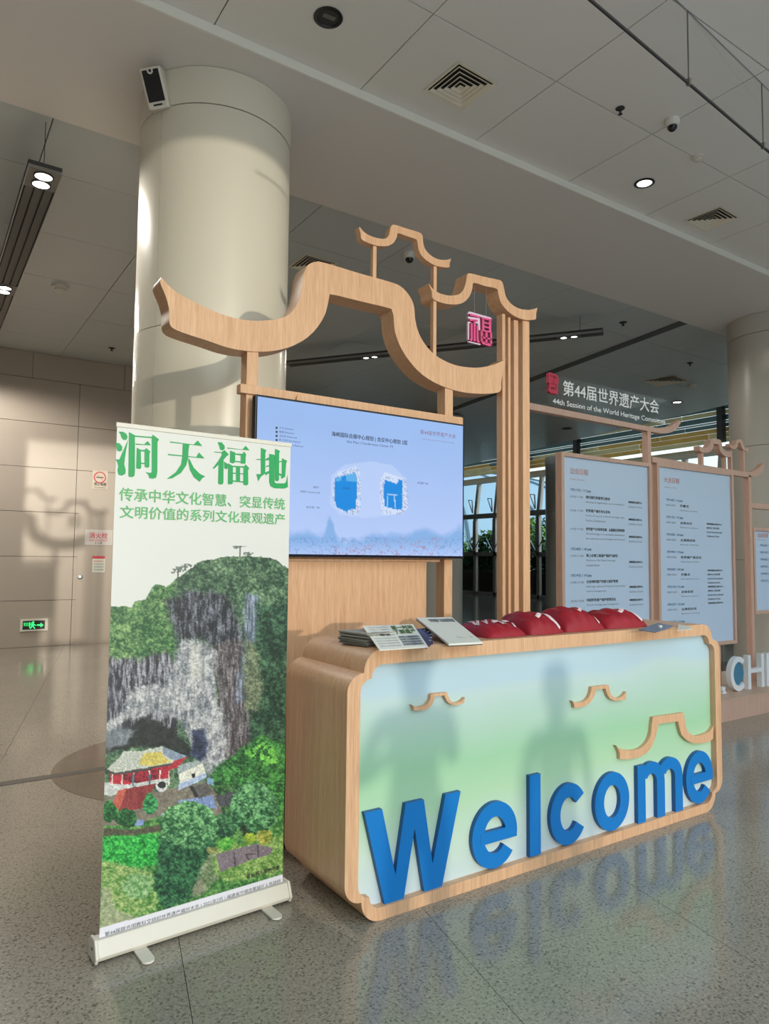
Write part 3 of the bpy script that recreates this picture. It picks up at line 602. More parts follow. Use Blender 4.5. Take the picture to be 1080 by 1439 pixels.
# ================================================================== ROLL-UP BANNER
B0 = Vector((0.639, 2.835, 0)); BD = Vector((0.998, 0.0632, 0)).normalized(); BN = Vector((BD.y, -BD.x, 0)); BW, BT, BB = 0.771, 2.0, 0.07
ban = empty('roll_up_banner', 'tall roll-up banner with green characters over a cliff temple photograph', 'banner')
def bp(s, z, o=0.0): return B0 + BD*s + BN*o + Vector((0, 0, z))
def bbox_(m, s0, s1, o0, o1, z0, z1, k=0): m.prism([bp(s0, z0, o0), bp(s1, z0, o0), bp(s1, z0, o1), bp(s0, z0, o1)], (0, 0, z1-z0), k)
YL_ = 1.545                                                    # the photograph starts below the lettering
m = MB(); bbox_(m, 0, BW, -.0012, 0.0, BB, BT); m.build('banner_sheet', flat('banner_white', srgb(219, 218, 213), .42), ban)
m = MB(); m.prism([bp(-.012, .012, .034), bp(-.012, .012, -.05), bp(-.012, .06, -.055), bp(-.012, .08, -.03), bp(-.012, .083, .02), bp(-.012, .03, .045)], BD*(BW+.024)); m.build('cassette', OFFW, ban, bevel=.003)
for s in (-.024, BW+.012):
    m = MB(); m.prism([bp(s, .006, .038), bp(s, .006, -.054), bp(s, .062, -.059), bp(s, .086, -.03), bp(s, .088, .024), bp(s, .03, .05)], BD*.012); e_ = m.build('end_cap', OFFW, ban, bevel=.004)
    if s < 0: m = MB(); m.lathe(bp(s-.0005, .05, 0), [(.006, 0), (.006, .001)], 12, axis=tuple(-BD)); m.build('end_cap_screw', BLACK, e_)
m = MB(); bbox_(m, -.008, BW+.008, .0, .006, .072, .078); m.build('cassette_lip', DARK, ban)
for s in (.12, .655):
    m = MB(); pts = [bp(s, .003, -.13), bp(s+.048, .003, -.13), bp(s+.048, .003, .115)] + [bp(s+.024+.024*math.cos(a), .003, .115+.024*math.sin(a)) for a in [math.pi*i/8 for i in range(1, 8)]] + [bp(s, .003, .115)]
    m.prism(pts, (0, 0, .008)); m.build('foot', OFFW, ban)
m = MB(); bbox_(m, -.004, BW+.004, -.010, .004, BT-.002, BT+.016); m.build('top_rail', OFFW, ban, bevel=.002)
m = MB(); m.tube([bp(BW/2, .08, -.02), bp(BW/2, BT, -.012)], .007, 10); m.build('pole', STEEL, ban)
def ban_place(U, V):
    s = BW*U; z = YL_ + (BB+.008-YL_)*V
    return np.stack([B0.x+BD.x*s+BN.x*.0008, B0.y+BD.y*s+BN.y*.0008, z], -1)
def ban_paint(U, V):
    p = ban_place(U, V); X, Y = px_of(p[..., 0], p[..., 1], p[..., 2])
    wx = (fbm(X/7, Y/7, 31)-.5)*7; wy = (fbm(X/7+9, Y/7+4, 32)-.5)*7; XX, YY = X+wx, Y+wy
    XS, YS_ = X+wx*.3, Y+wy*.3
    c = np.zeros(X.shape+(3,)); c[:] = C3(219, 218, 213); c = c*(1+.02*(fbm(X/60, Y/60, 2)-.5)[..., None])
    A = lambda L, o=(140, 1000), s=4.0: [(o[0]+a/s, o[1]+b/s) for a, b in L]
    n1 = fbm(X/5.5, Y/5.0, 3, 4); n2 = fbm(X/2.3, Y/2.1, 7, 3); n3 = fbm(X/17, Y/17, 11, 3); leaf = np.clip((n1*.5+n2*.5-.5)*3.2+.5, 0, 1)
    st = fbm(X/2.2, Y/16, 13, 4); st2 = fbm(X/4.5, Y/30, 19, 3); xr, yr = X*.8-Y*.6, X*.6+Y*.8; rk = (fbm(xr/9, yr/7, 23, 5, 2.1, .6)+fbm(X/5, Y/11, 29, 4))/2
    JT = [((fbm(X/11, Y/11, 41+k, 4)-.5)*13+(fbm(X/2.5, Y/2.5, 71+k, 2)-.5)*5, (fbm(X/11+5, Y/11+7, 51+k, 4)-.5)*13+(fbm(X/2.5, Y/2.5, 91+k, 2)-.5)*5) for k in range(4)]
    def lay(mask, c0, c1, t, a=1.0):
        tt = np.clip(t, 0, 1)[..., None]; q = C3(*c0)*(1-tt)+C3(*c1)*tt
        al = (mask.astype(float)*a)[..., None]; c[:] = c*(1-al)+q*al
    class _P:                                   # a marker: polygons tested at XX, YY get ragged, feathered edges
        pass
    _ip = inpoly
    def ragged(L, g=1.0):
        return sum(_ip(X+jx*g, Y+jy*g, L).astype(float) for jx, jy in JT)/4
    fine = fbm(X/1.15, Y/1.15, 131, 2)
    hill = A([(0,410),(55,405),(180,410),(200,380),(260,370),(275,330),(310,285),(355,290),(375,300),(400,280),(440,245),(520,190),(545,165),(580,150),(640,145),(720,125),(830,130),(900,128),(990,145),(1030,180),(1200,260),(1200,3000),(-200,3000),(-200,410)], (140, 750))
    hm = inpoly(X+wx*.5, Y+wy*.5, hill)
    lay(hm, (38, 66, 50), (126, 156, 118), leaf*.8+(n3-.5)*.9)
    lay(hm & (XX < 245) & (YY < 960), (34, 82, 48), (142, 172, 110), leaf*.85+(n3-.5)*.8)
    lay(hm & (XX > 345) & (YY > 850), (22, 48, 38), (84, 124, 92), leaf*.8+(n3-.5))
    # dark overhang, streaked cliffs and the pale rock
    lay(ragged(A([(375,370),(480,330),(620,325),(700,340),(760,420),(790,520),(800,640),(760,720),(700,660),(640,620),(560,590),(470,590),(440,600),(400,500)], (140, 750)), 1.9), (34, 38, 44), (128, 130, 142), (st-.5)*2.2+(rk-.5)*2.0+(fine-.5)*.9+.30)
    lay(ragged([(146,925),(200,925),(215,918),(235,915),(246,930),(250,1030),(146,1060)], 1.6), (48, 48, 54), (160, 160, 168), (st-.5)*3.0+.38+(st2-.5)*1.6+(n2-.5)*.8)
    lay(ragged([(296,905),(330,900),(350,900),(352,1000),(350,1060),(325,1095),(300,1095),(310,1000)], 1.7), (62, 58, 60), (140, 132, 136), (st-.5)*2.4+.42+(n2-.5)*1.0)
    lay(ragged([(345,835),(362,835),(358,890),(350,930),(338,990),(330,985),(342,900)], 1.6), (84, 96, 106), (158, 166, 190), (st-.5)*3+.45)
    lay(ragged([(343,900),(360,905),(368,960),(362,1000),(345,1000)], 1.6), (74, 86, 66), (136, 146, 116), leaf)
    rock = [(254,898),(272,897),(288,903),(306,912),(300,930),(302,975),(315,1000),(319,1040),(313,1080),(300,1095),(285,1075),(268,1050),(262,1030),(250,1010),(225,1003),(200,1008),(175,1015),(146,1050),(146,990),(165,985),(200,962),(232,965),(245,930)]
    lay(ragged(rock, 1.5), (98, 104, 112), (196, 194, 194), (rk-.5)*2.8+.60+(st-.5)*.8+(n2-.5)*.7)
    lay(ragged([(266,905),(284,905),(286,950),(268,960)]), (176, 174, 166), (226, 222, 212), rk*1.3-.1, .6)
    lay(ragged([(146,960),(172,930),(180,960),(172,1000),(146,1020)]), (40, 40, 50), (150, 150, 162), (st-.5)*4+.3, .85)
    # caves
    lay(ragged(A([(170,110),(200,60),(280,30),(350,60),(420,120),(500,200),(515,265),(460,240),(350,190),(140,215),(20,235),(60,190),(140,170)])), (26, 30, 30), (70, 78, 74), n1*.9-.1)
    lay(ragged(A([(515,100),(590,90),(605,170),(600,260),(560,285),(500,240),(520,180)])), (30, 34, 48), (92, 104, 140), n1*1.2-.2)
    lay(ragged(A([(-20,120),(140,90),(200,110),(150,180),(40,215),(-20,220)])), (60, 68, 72), (166, 172, 178), rk*1.5-.25)
    # vegetation below
    lay((YY > 1085) & (XX > 296), (30, 60, 40), (98, 140, 84), leaf+(n3-.5)*.6)
    lay(ragged(A([(800,200),(900,130),(1060,180),(1060,700),(900,600),(780,420),(640,420),(640,320)])), (26, 66, 38), (86, 158, 78), leaf+(n3-.5)*.7)
    lay(ragged(A([(820,230),(900,170),(980,200),(1000,300),(880,290)])) * (n1 > .48), (70, 160, 70), (140, 210, 90), leaf)
    lay(ragged(A([(-40,600),(1100,600),(1100,1400),(-40,1400)])), (40, 96, 48), (122, 168, 92), leaf+(n3-.5)*.6)
    lay(inpoly(XS, YS_, A([(310,450),(600,395),(670,480),(700,640),(420,600),(320,590),(200,640),(20,640),(20,480)])), (104, 98, 88), (146, 138, 122), n1*1.2-.1)
    lay(inpoly(XS, YS_, A([(440,500),(635,470),(660,545),(600,540),(560,520),(450,535)])), (100, 120, 168), (160, 178, 214), st*1.4-.2)
    lay(inpoly(XS, YS_, A([(650,475),(800,435),(740,530),(670,530)])), (56, 58, 62), (98, 100, 104), n2)
    lay(inpoly(XS, YS_, A([(510,425),(600,400),(640,450),(560,490)])), (78, 76, 76), (112, 108, 104), n1)
    lay(inpoly(XS, YS_, A([(500,420),(520,415),(560,480),(540,485)])), (40, 42, 44), (60, 60, 60), n1)
    # the hall: roof, red walls with pale posts, terrace
    lay(inpoly(XS, YS_, A([(20,400),(395,365),(385,400),(240,430),(60,475),(10,465)])), (176, 178, 176), (216, 216, 210), n1)
    lay(inpoly(XS, YS_, A([(60,340),(400,300),(392,372),(130,412),(62,406)])), (150, 34, 50), (206, 62, 78), n2)
    lay(inpoly(XS, YS_, A([(130,345),(340,318),(335,378),(200,400),(130,385)])) & (n2 > .5), (50, 30, 34), (110, 40, 48), n1)
    for k in (68, 124, 188, 278, 335, 386): lay(inpoly(XS, YS_, A([(k, 330), (k+7, 330), (k+6, 412), (k-1, 412)])), (214, 200, 190), (236, 226, 214), n1)
    for k in (186, 275): lay(inpoly(XS, YS_, A([(k, 350), (k+10, 350), (k+8, 420), (k-2, 420)])), (40, 96, 110), (70, 150, 160), n1)
    lay(inpoly(XS, YS_, A([(385,290),(495,252),(470,280),(440,312),(388,330)])), (160, 44, 58), (196, 66, 78), n2)
    lay(inpoly(XS, YS_, A([(350,195),(420,225),(492,250),(440,270),(400,285),(352,240)])), (112, 124, 144), (160, 172, 188), st)
    lay(inpoly(XS, YS_, A([(135,222),(240,222),(350,193),(358,240),(418,278),(400,295),(250,322),(90,348),(40,328),(105,262)])), (170, 174, 168), (206, 206, 190), st*1.2-.1)
    lay(inpoly(XX, YS_, A([(250,235),(345,225),(370,262),(405,282),(300,306),(235,300),(215,290)])), (190, 172, 84), (216, 202, 120), n1)
    lay(inpoly(XS, YS_, A([(38,322),(90,344),(250,318),(402,290),(404,302),(250,332),(90,358),(38,336)])), (60, 56, 56), (90, 84, 80), n1)
    lay(inpoly(XS, YS_, A([(105,440),(320,402),(300,440),(240,545),(110,562),(70,525)])), (112, 40, 46), (160, 76, 74), st)
    lay(inpoly(XS, YS_, A([(105,440),(150,432),(130,510),(100,560),(70,525)])), (176, 82, 70), (204, 110, 92), n1)
    lay(inpoly(XS, YS_, A([(440,305),(545,272),(580,292),(460,352),(440,345)])), (136, 150, 160), (180, 186, 176), st)
    lay(inpoly(XS, YS_, A([(443,352),(578,290),(595,345),(560,375),(448,420)])), (206, 206, 196), (232, 228, 212), n1)
    lay(inpoly(XS, YS_, A([(445,405),(595,345),(600,372),(440,445)])), (150, 168, 206), (196, 206, 222), n1)
    lay(inpoly(X, Y, A([(517,349),(535,345),(536,370),(518,374)])), (20, 24, 30), (30, 34, 40), n1)
    e1 = ((X-(140+347/4))/8)**2+((Y-(1000+420/4))/8)**2; lay(e1 < 1, (200, 200, 196), (226, 226, 222), n1); lay((((X-(140+350/4))/6)**2+((Y-(1000+412/4))/5)**2) < 1, (24, 30, 32), (60, 66, 64), n2)
    lay(inpoly(XS, YS_, A([(20,655),(190,665),(370,630),(370,665),(200,700),(20,700)])), (60, 58, 48), (110, 104, 84), n2)
    lay(inpoly(XS, YS_, A([(160,645),(200,612),(250,606),(245,640)])), (100, 124, 170), (150, 170, 206), n1); lay(inpoly(XS, YS_, A([(345,575),(395,572),(395,620),(345,625)])), (130, 150, 190), (176, 190, 214), n1)
    lay(inpoly(XS, YS_, A([(605,372),(640,380),(640,415),(600,405)])), (110, 150, 180), (150, 180, 200), n1)
    # bright undergrowth, lower left
    lay(ragged(A([(10,700),(340,690),(345,860),(200,880),(10,830)])), (10, 110, 44), (84, 204, 92), leaf+(n3-.5)*.5)
    lay(ragged(A([(0,830),(110,860),(300,900),(330,1130),(200,1180),(0,1240)])), (74, 128, 60), (166, 184, 118), leaf+(n3-.5)*.9)
    lay(ragged(A([(10,980),(60,1000),(90,1120),(220,1150),(120,1200),(0,1230)])), (150, 150, 128), (184, 180, 158), n1, .7)
    lay((((XX-(140+215/4))/22)**2+((YY-(1000+980/4))/18)**2) < 1, (84, 140, 78), (164, 190, 140), leaf)
    lay(ragged(A([(560,820),(640,760),(680,920),(560,1040),(500,1040)])), (84, 110, 74), (150, 160, 126), leaf)
    lay(ragged(A([(490,960),(580,940),(600,1010),(500,1050)])), (120, 116, 100), (150, 144, 128), n1, .6)
    # tree masses
    def tree(cx, cy, rx, ry, c0, c1, sh=.5):
        d = ((XX-(140+cx/4))/(rx/4))**2+((YY-(1000+cy/4))/(ry/4))**2
        lay(d < 1, c0, c1, leaf*1.1+(n3-.5)*.4-.12 - sh*((Y-(1000+cy/4))/(ry/4))*.35)
    tree(52, 560, 48, 60, (18, 66, 36), (70, 150, 78)); tree(150, 598, 60, 52, (20, 60, 36), (64, 130, 72)); tree(285, 520, 44, 60, (20, 80, 50), (80, 170, 100))
    lay(ragged(A([(330,690),(680,640),(640,760),(580,850),(510,1060),(360,1120),(300,980),(320,850)])), (16, 52, 38), (70, 130, 84), leaf+(n3-.5)*.4)
    tree(700, 640, 70, 70, (24, 60, 44), (84, 138, 90)); tree(500, 640, 165, 135, (34, 84, 52), (140, 196, 132)); tree(868, 545, 138, 150, (30, 76, 48), (130, 190, 128))
    lay(ragged(A([(800,640),(830,640),(826,710),(806,710)])), (30, 36, 28), (50, 50, 40), n1)
    # the fenced plot
    lay(ragged(A([(640,760),(1040,700),(1040,900),(700,960),(640,900)])), (84, 130, 60), (160, 186, 110), leaf)
    lay(inpoly(XS, YS_, A([(652,802),(880,742),(975,768),(965,800),(850,835),(678,902)])), (112, 102, 110), (140, 128, 134), n1)
    for L in ([(750,790),(758,788),(768,868),(758,872)], [(885,748),(893,748),(893,820),(885,822)], [(815,800),(875,796),(873,804),(815,808)], [(815,800),(822,800),(845,835),(835,838)]): lay(inpoly(X, Y, A(L)), (74, 66, 72), (90, 80, 86), n1)
    tree(845, 710, 35, 28, (110, 140, 40), (186, 200, 80)); tree(925, 705, 42, 38, (100, 130, 50), (196, 180, 90)); tree(712, 740, 40, 38, (60, 140, 50), (130, 200, 90)); tree(632, 780, 26, 22, (110, 120, 70), (170, 164, 110))
    # lone pines on the skyline
    for cx, cy, w_, h_ in ((338, 764, 11, 4.5), (333, 768, 6, 3), (349, 778, 7, 3), (252, 800, 9, 4), (262, 795, 7, 3), (246, 804, 6, 2.5)):
        lay(((((X-cx)/w_)**2+((Y-cy)/h_)**2) < 1.15) & (n2 > .44), (60, 74, 66), (104, 116, 106), leaf, .9)
    lay((abs(X-337) < .8) & (Y > 764) & (Y < 783), (84, 88, 84), (84, 88, 84), n1); lay((abs(X-250) < .7) & (Y > 800) & (Y < 812), (90, 94, 90), (90, 94, 90), n1)
    yb = 1305 - (X-139.6)*.2963
    c *= (1+((fine-.5)*.42+(n2-.5)*.25)*(hm & (Y < yb)))[..., None]
    lay(Y > yb, (222, 220, 230), (230, 228, 236), n1)
    return np.clip(c, 0, 1)
paint_grid(250, 520, ban_paint, ban_place, 'banner_photograph', attr_mat('banner_print', .4), ban)
# big title characters, outlined from the print
def bpx(x, y, o=.0012):
    d = ray(x, y); P0_ = B0 + BN*o; t = (P0_-EYE).dot(BN)/d.dot(BN); return EYE + d*t
TA = lambda L: [(158+a/8.31, 596+b/8.31) for a, b in L]
TB = lambda L: [(284+a/8.31, 610+b/8.31) for a, b in L]
def glyph(strokes, name='title_character'):
    m = MB()
    for k, L in enumerate(strokes): m.poly([bpx(x, y, .0012+.00008*k) for x, y in L])
    m.build(name, GREEN, ban, fix=False)
glyph([TA([(70,88),(120,88),(160,110),(178,150),(160,185),(125,183),(100,150),(95,120)]), TA([(36,215),(85,225),(116,265),(110,310),(80,320),(52,308),(45,265)]),
    TA([(183,180),(160,300),(145,400),(138,470),(155,540),(150,580),(110,602),(68,590),(58,540),(68,490),(50,430),(26,412),(80,412),(120,320)]),
    TA([(192,92),(262,130),(262,560),(256,605),(230,620),(186,612),(186,560)]), TA([(250,132),(470,150),(470,164),(250,147)]),
    TA([(470,122),(545,180),(526,205),(524,560),(510,625),(470,637),(430,630),(418,590),(384,560),(440,570),(458,560),(458,150)]),
    TA([(270,226),(370,236),(410,196),(448,246),(270,240)]), TA([(284,276),(330,300),(336,510),(320,524),(276,516)]), TA([(330,300),(375,302),(375,320),(330,318)]),
    TA([(395,280),(442,320),(432,345),(430,500),(410,508),(376,500),(374,300)]), TA([(330,450),(378,452),(378,466),(330,464)])])
glyph([TA([(672,202),(945,238),(996,190),(1048,256),(672,215)]), TA([(648,347),(975,384),(1010,330),(1075,402),(648,362)]),
    TA([(820,222),(900,234),(890,280),(882,400),(862,480),(800,570),(700,632),(632,640),(740,560),(800,470),(815,380)]), TA([(884,400),(900,410),(950,510),(1020,580),(1084,612),(1050,630),(1018,674),(950,620),(905,540),(884,440)])])
glyph([TB([(178,94),(230,98),(264,140),(262,175),(236,192),(208,180),(198,140)]), TB([(140,204),(225,211),(262,186),(312,240),(285,258),(250,300),(140,404),(122,400),(190,310),(225,250),(228,222),(140,213)]),
    TB([(190,320),(250,285),(248,560),(240,586),(200,590),(186,575)]), TB([(255,320),(300,350),(298,400),(278,413),(256,395)]), TB([(292,158),(470,180),(508,135),(552,190),(292,168)]),
    TB([(326,193),(385,215),(385,325),(360,344),(324,330)]), TB([(380,226),(470,230),(490,204),(515,240),(508,262),(506,345),(450,345),(450,248),(380,240)]), TB([(380,312),(452,318),(452,330),(380,326)]),
    TB([(303,340),(358,372),(358,575),(340,588),(300,584)]), TB([(355,370),(490,376),(508,354),(550,398),(536,420),(538,585),(515,600),(480,590),(482,392),(355,384)]), TB([(396,372),(442,376),(442,555),(396,550)]), TB([(355,450),(486,460),(486,470),(355,462)]), TB([(355,540),(486,552),(486,566),(355,554)])])
glyph([TB([(632,290),(770,296),(770,306),(632,300)]), TB([(684,160),(748,185),(738,220),(736,460),(684,500),(655,552),(632,468),(684,466)]), TB([(736,448),(790,425),(790,450),(736,485)]), TB([(745,290),(775,270),(790,300),(745,310)]),
    TB([(782,230),(850,245),(845,560),(860,574),(960,576),(978,560),(996,470),(1000,590),(1000,620),(960,636),(840,632),(796,606),(782,560)]),
    TB([(850,172),(908,196),(898,225),(896,540),(870,552),(850,540)]), TB([(745,374),(940,305),(940,318),(745,388)]), TB([(932,282),(992,312),(980,345),(968,500),(930,522),(918,505),(928,480),(930,320)]), TB([(895,455),(930,470),(918,490),(895,475)])])
def ban_text(s, x0, y0, x1, hpx, mat, off=0, o=.0012):
    a = bpx(x0, y0, o); s0 = (a-B0).dot(BD); b = bpx(x1, y0, o); s1 = (b-B0).dot(BD); h = bpx(x0, y0-hpx, o).z - a.z
    put_text(s, bp(s0, a.z, o), BD, (0, 0, 1), s1-s0, h, mat, ban, off=off, nrm=tuple(BN), lift=.0003)
ban_text('传承中华文化智慧、突显传统', 167, 703.5, 400, 19, GREEN2, .012)
ban_text('文明价值的系列文化景观遗产', 168, 728, 400, 18, GREEN2, .012)
ban_text('第44届联合国教科文组织世界遗产福州大会 | 2021年7月 | 福建省宁德市蕉城区人民政府', 147, 1317.5, 392.5, 7.5, INK)
ban_text('福建省宁德市文化和旅游局 | 清华大学国家遗产中心 | 清华大学建筑设计研究院文化遗产保护中心', 147, 1326.5, 392.5, 7.2, INK)
ban_text('霍童洞天福地考察', 346, 1235, 392.5, 6.5, INK, .01)

# ================================================================== THINGS ON THE DESK
def sheet(cs, th, mat, name, parent=None, down=(0, 0, -1)):
    m = MB(); m.prism(cs, Vector(down)*th); return m.build(name, mat, parent)
rn = random.Random(3)
NE = [NEWS, flat('newsprint_light', srgb(150, 146, 134), .7, noise=.3, nscale=50)]
for k in range(8):
    z = DZ + .0005 + k*.0068; cx, cy_ = 1.775+rn.uniform(-.006, .006), 2.715+rn.uniform(-.006, .006); a = math.radians(8+rn.uniform(-4, 4))
    ux_, uy_ = Vector((math.cos(a), math.sin(a), 0)), Vector((-math.sin(a), math.cos(a), 0)); c = Vector((cx, cy_, z))
    o = sheet([c-ux_*.135-uy_*.10, c+ux_*.135-uy_*.10, c+ux_*.135+uy_*.10, c-ux_*.135+uy_*.10], -.0058, NE[k % 2], 'newspaper')
    tag(o, ('bottom', 'second lowest', 'third lowest', 'fourth lowest', 'fourth from top', 'third from top', 'second from top', 'topmost')[k] + ' folded grey newspaper of the stack at the left desk end', 'newspaper', 'stacked newspapers on the desk')
def page(px4, z4, th, name, label, cat, mat=PAPER):
    cs = [atZ(x, y, z) for (x, y), z in zip(px4, z4)]
    t = empty(name, label, cat); sheet(cs, th, mat, 'cover', t); return t, cs
zt_ = DZ+.062
t, cs = page([(509, 879.5), (580, 877), (601.5, 909), (533, 913.5)], [zt_+.012, zt_+.012, DZ+.010, DZ+.010], .003, 'newspaper_sheet', 'white newspaper front page with green headline leaning on the stack', 'newspaper')
def on_sheet(cs, s, u0, v0, u1, v1, mat, parent, off=0):
    tl, tr, br, bl = cs; f = lambda u, v: tl.lerp(tr, u).lerp(bl.lerp(br, u), v)
    P_ = f(u0, v1); ux_ = (f(u1, v1)-P_); uy_ = f(u0, v0)-P_; n = ux_.cross(uy_).normalized()
    put_text(s, P_, ux_, uy_, ux_.length, uy_.length, mat, parent, off=off, nrm=tuple(n), lift=.001)
GR2 = flat('headline_green', srgb(96, 130, 60), .6)
on_sheet(cs, '第一时间\n了解遗产', .52, .06, .96, .42, GR2, t, .02); on_sheet(cs, '——— 世界遗产大会特刊 ———', .12, .40, .5, .48, INK, t, .02)
for r in range(4): on_sheet(cs, '福州会议中心大会日程安排与世界遗产', .06, .55+.1*r, .5, .60+.1*r, INKG, t)
for r in range(4): on_sheet(cs, '遗产保护文化交流福建海峡会展中心', .54, .52+.1*r, .96, .60+.1*r, INKG, t, .01)
for r in range(3): on_sheet(cs, '世界遗产大会在福州举行', .08, .08+.1*r, .45, .13+.1*r, INKG, t)
t, cs = page([(583, 884), (604, 882), (608, 902), (598, 908)], [DZ+.045, DZ+.045, DZ+.008, DZ+.008], .012, 'navy_booklet', 'navy blue booklet with white dots between the two white papers', 'booklet', NAVY)
m = MB()
for u_, v_ in ((.6, .15), (.8, .3), (.9, .5), (.85, .7), (.7, .85)):
    P_ = cs[0].lerp(cs[1], u_).lerp(cs[3].lerp(cs[2], u_), v_); m.lathe(P_+Vector((0, 0, .001)), [(.006, 0), (.006, .001)], 8)
m.build('dot_print', PAPER, t)
t, cs = page([(584.5, 868), (634, 867), (677.5, 902), (630, 904.5)], [DZ+.085, DZ+.080, DZ+.010, DZ+.010], .009, 'white_booklet', 'white booklet with a dark edge propped beside the red bags', 'booklet')
m = MB(); off_ = Vector((0, 0, -.0092)); m.prism([cs[0]+off_, cs[1]+off_, cs[2]+off_, cs[3]+off_], (0, 0, -.004)); m.build('back_cover', DARK, t)
on_sheet(cs, '世界遗产大会会议手册', .25, .08, .95, .22, INKG, t, .01); on_sheet(cs, 'World Heritage Committee', .45, .78, .9, .86, INKG, t)
t, cs = page([(897, 885), (924, 875), (946, 879.5), (921, 888.5)], [DZ+.004]*4, .003, 'brochure_blue', 'blue and white brochure lying right of the red bags', 'brochure', flat('brochure_blue', srgb(96, 120, 150), .35, noise=.5, nscale=40))
m = MB(); c_ = (cs[0]+cs[2])/2; m.lathe(c_+Vector((.03, 0, .001)), [(.012, 0), (.012, .012)], 12); m.build('clip', WHITE, t)
t, cs = page([(951, 886), (953, 877.5), (970, 880.5), (972, 884)], [DZ+.003]*4, .002, 'brochure_white', 'thin white leaflet at the right end of the desk top', 'leaflet')
def bag(x0, x1, y0, y1, h, seed, label, txt, tw):
    cx, cy_, rx, ry = (x0+x1)/2, (y0+y1)/2, (x1-x0)/2, (y1-y0)/2; N = 40
    def hh(x, y):
        a = abs((x-cx)/rx); b = abs((y-cy_)/ry)
        base = max(0, 1-a**3.2)**.6*max(0, 1-b**3.0)**.6
        wr = .10*math.sin(13*(x-cx)/rx*1.1+seed+3*(y-cy_)/ry) + .07*math.sin(9*(y-cy_)/ry+seed*2+4*(x-cx)/rx)
        return DZ + .002 + h*base*(1+wr*.6) + .15*h*base*((x-cx)/rx)*math.cos(seed)
    m = MB()
    for i in range(N+1):
        for j in range(N+1):
            u = -1+2*i/N; v = -1+2*j/N; x = cx+rx*u*(1-.06*v*v); y = cy_+ry*v*(1-.08*u*u); m.v.append((x, y, hh(cx+rx*u, cy_+ry*v)))
    for i in range(N):
        for j in range(N):
            a = i*(N+1)+j; m.f.append((a, a+N+1, a+N+2, a+1)); m.m.append(0)
    n0 = len(m.v); rim = [i*(N+1) for i in range(N)]+[N*(N+1)+j for j in range(N)]+[i*(N+1)+N for i in range(N, 0, -1)]+[j for j in range(N, 0, -1)]
    m.f.append(tuple(rim[::-1])); m.m.append(0)
    t = empty('cloth_bag', label, 'bag', 'red cloth bags in a row on the desk'); m.build('cloth', CLOTH, t, smooth=True)
    me, lo, hi = text_mesh(txt, CLOTHW, .02); me = me.copy(); bm = bmesh.new(); bm.from_mesh(me)
    bmesh.ops.triangulate(bm, faces=bm.faces); bmesh.ops.subdivide_edges(bm, edges=bm.edges, cuts=2)
    a = tw[4]; ca, sa = math.cos(a), math.sin(a)
    for v in bm.verts:
        p = (v.co.x-lo[0])/(hi[0]-lo[0])-.5; q = (v.co.y-lo[1])/(hi[1]-lo[1])-.5; p *= tw[2]; q *= tw[3]
        x = cx+rx*tw[0]+p*ca-q*sa; y = cy_+ry*tw[1]+p*sa+q*ca; v.co = (x, y, hh(x, y)+.0035)
    bm.to_mesh(me); bm.free(); new_obj('white_print', me, t)
bag(2.32, 2.60, 2.56, 2.88, .065, 1, 'flattest red cloth bag, leftmost of the row, with curved white letters', 'WAH', (0, -.15, .22, .13, -.45))
bag(2.60, 2.87, 2.56, 2.86, .098, 2.2, 'red cloth bag second from the left, with white stroke on its right', '人', (.35, -.35, .15, .15, -.4))
bag(2.875, 3.21, 2.57, 2.87, .112, 3.9, 'plumpest red cloth bag, third from the left in the row', '人', (.45, -.30, .15, .15, -.5))
bag(3.215, 3.60, 2.58, 2.86, .092, 5.1, 'rightmost red cloth bag in the row, tapering beside the blue brochure', '人', (.45, -.25, .16, .15, -.4))
# dark object against the stand, left of the desk
t = empty('dark_bag', 'dark teal bag standing against the wooden panel left of the desk', 'bag')
a = atY(378, 1055, 3.52); b = atY(405.5, 1105, 3.52); m = MB(); m.box((a.x, 3.38, 0.0), (b.x, 3.60, .40)); m.build('pouch', flat('dark_teal_cloth', srgb(40, 62, 70), .6, noise=.4, nscale=12), t, bevel=.02)
m = MB(); m.tube([(a.x+.03, 3.42, .39), (a.x+.04, 3.42, .44), (b.x-.04, 3.42, .44), (b.x-.03, 3.42, .39)], .006, 6); m.build('handle', BLACK, t)

# ================================================================== SCHEDULE BOARDS
YB = 4.20
PINKW = wood('boards_laminate', srgb(196, 156, 138), srgb(216, 180, 162))
def pxmesh(L, Y, depth, name, mat, parent, k=3, sp_=True, smooth=False):
    P = [atY(a, b, Y) for a, b in L]; P = spline(P, k) if sp_ else P
    m = MB(); m.prism([(p.x, Y, p.z) for p in P], (0, depth, 0)); return m.build(name, mat, parent, smooth=smooth)
rack = empty('board_rack', 'wooden roof-line rack carrying the schedule boards right of the arch stand', 'display stand')
a = atY(740, 565, YB); b = atY(743, 575, YB)
pxmesh([(738,564.5),(738,564.5),(912,599.5),(929,600.5),(941.5,598.8),(954,590),(954,590),(956.5,593),(956.5,593),(951,602.3),(941.5,608),(929,609),(914.7,606.5),(738,574),(738,574)], YB, .06, 'beam', PINKW, rack)
def zpx(y, x): return atY(x, y, YB).z
def rpost(xl, xr, ym, zt, zb, Y=YB, d=.065, parent=rack, name='post'):
    m = MB(); m.box((atY(xl, ym, Y).x, Y, zb), (atY(xr, ym, Y).x, Y+d, zt)); m.build(name, PINKW, parent, bevel=.002)
rpost(737.5, 742, 700, zpx(574, 740), 0.0); rpost(910, 914.7, 640, zpx(606, 912), zpx(651.5, 912)); rpost(1008, 1013, 940, zpx(904, 1010)-.002, .205, YB+.03); rpost(1052, 1056, 700, zpx(668, 1053), .2)
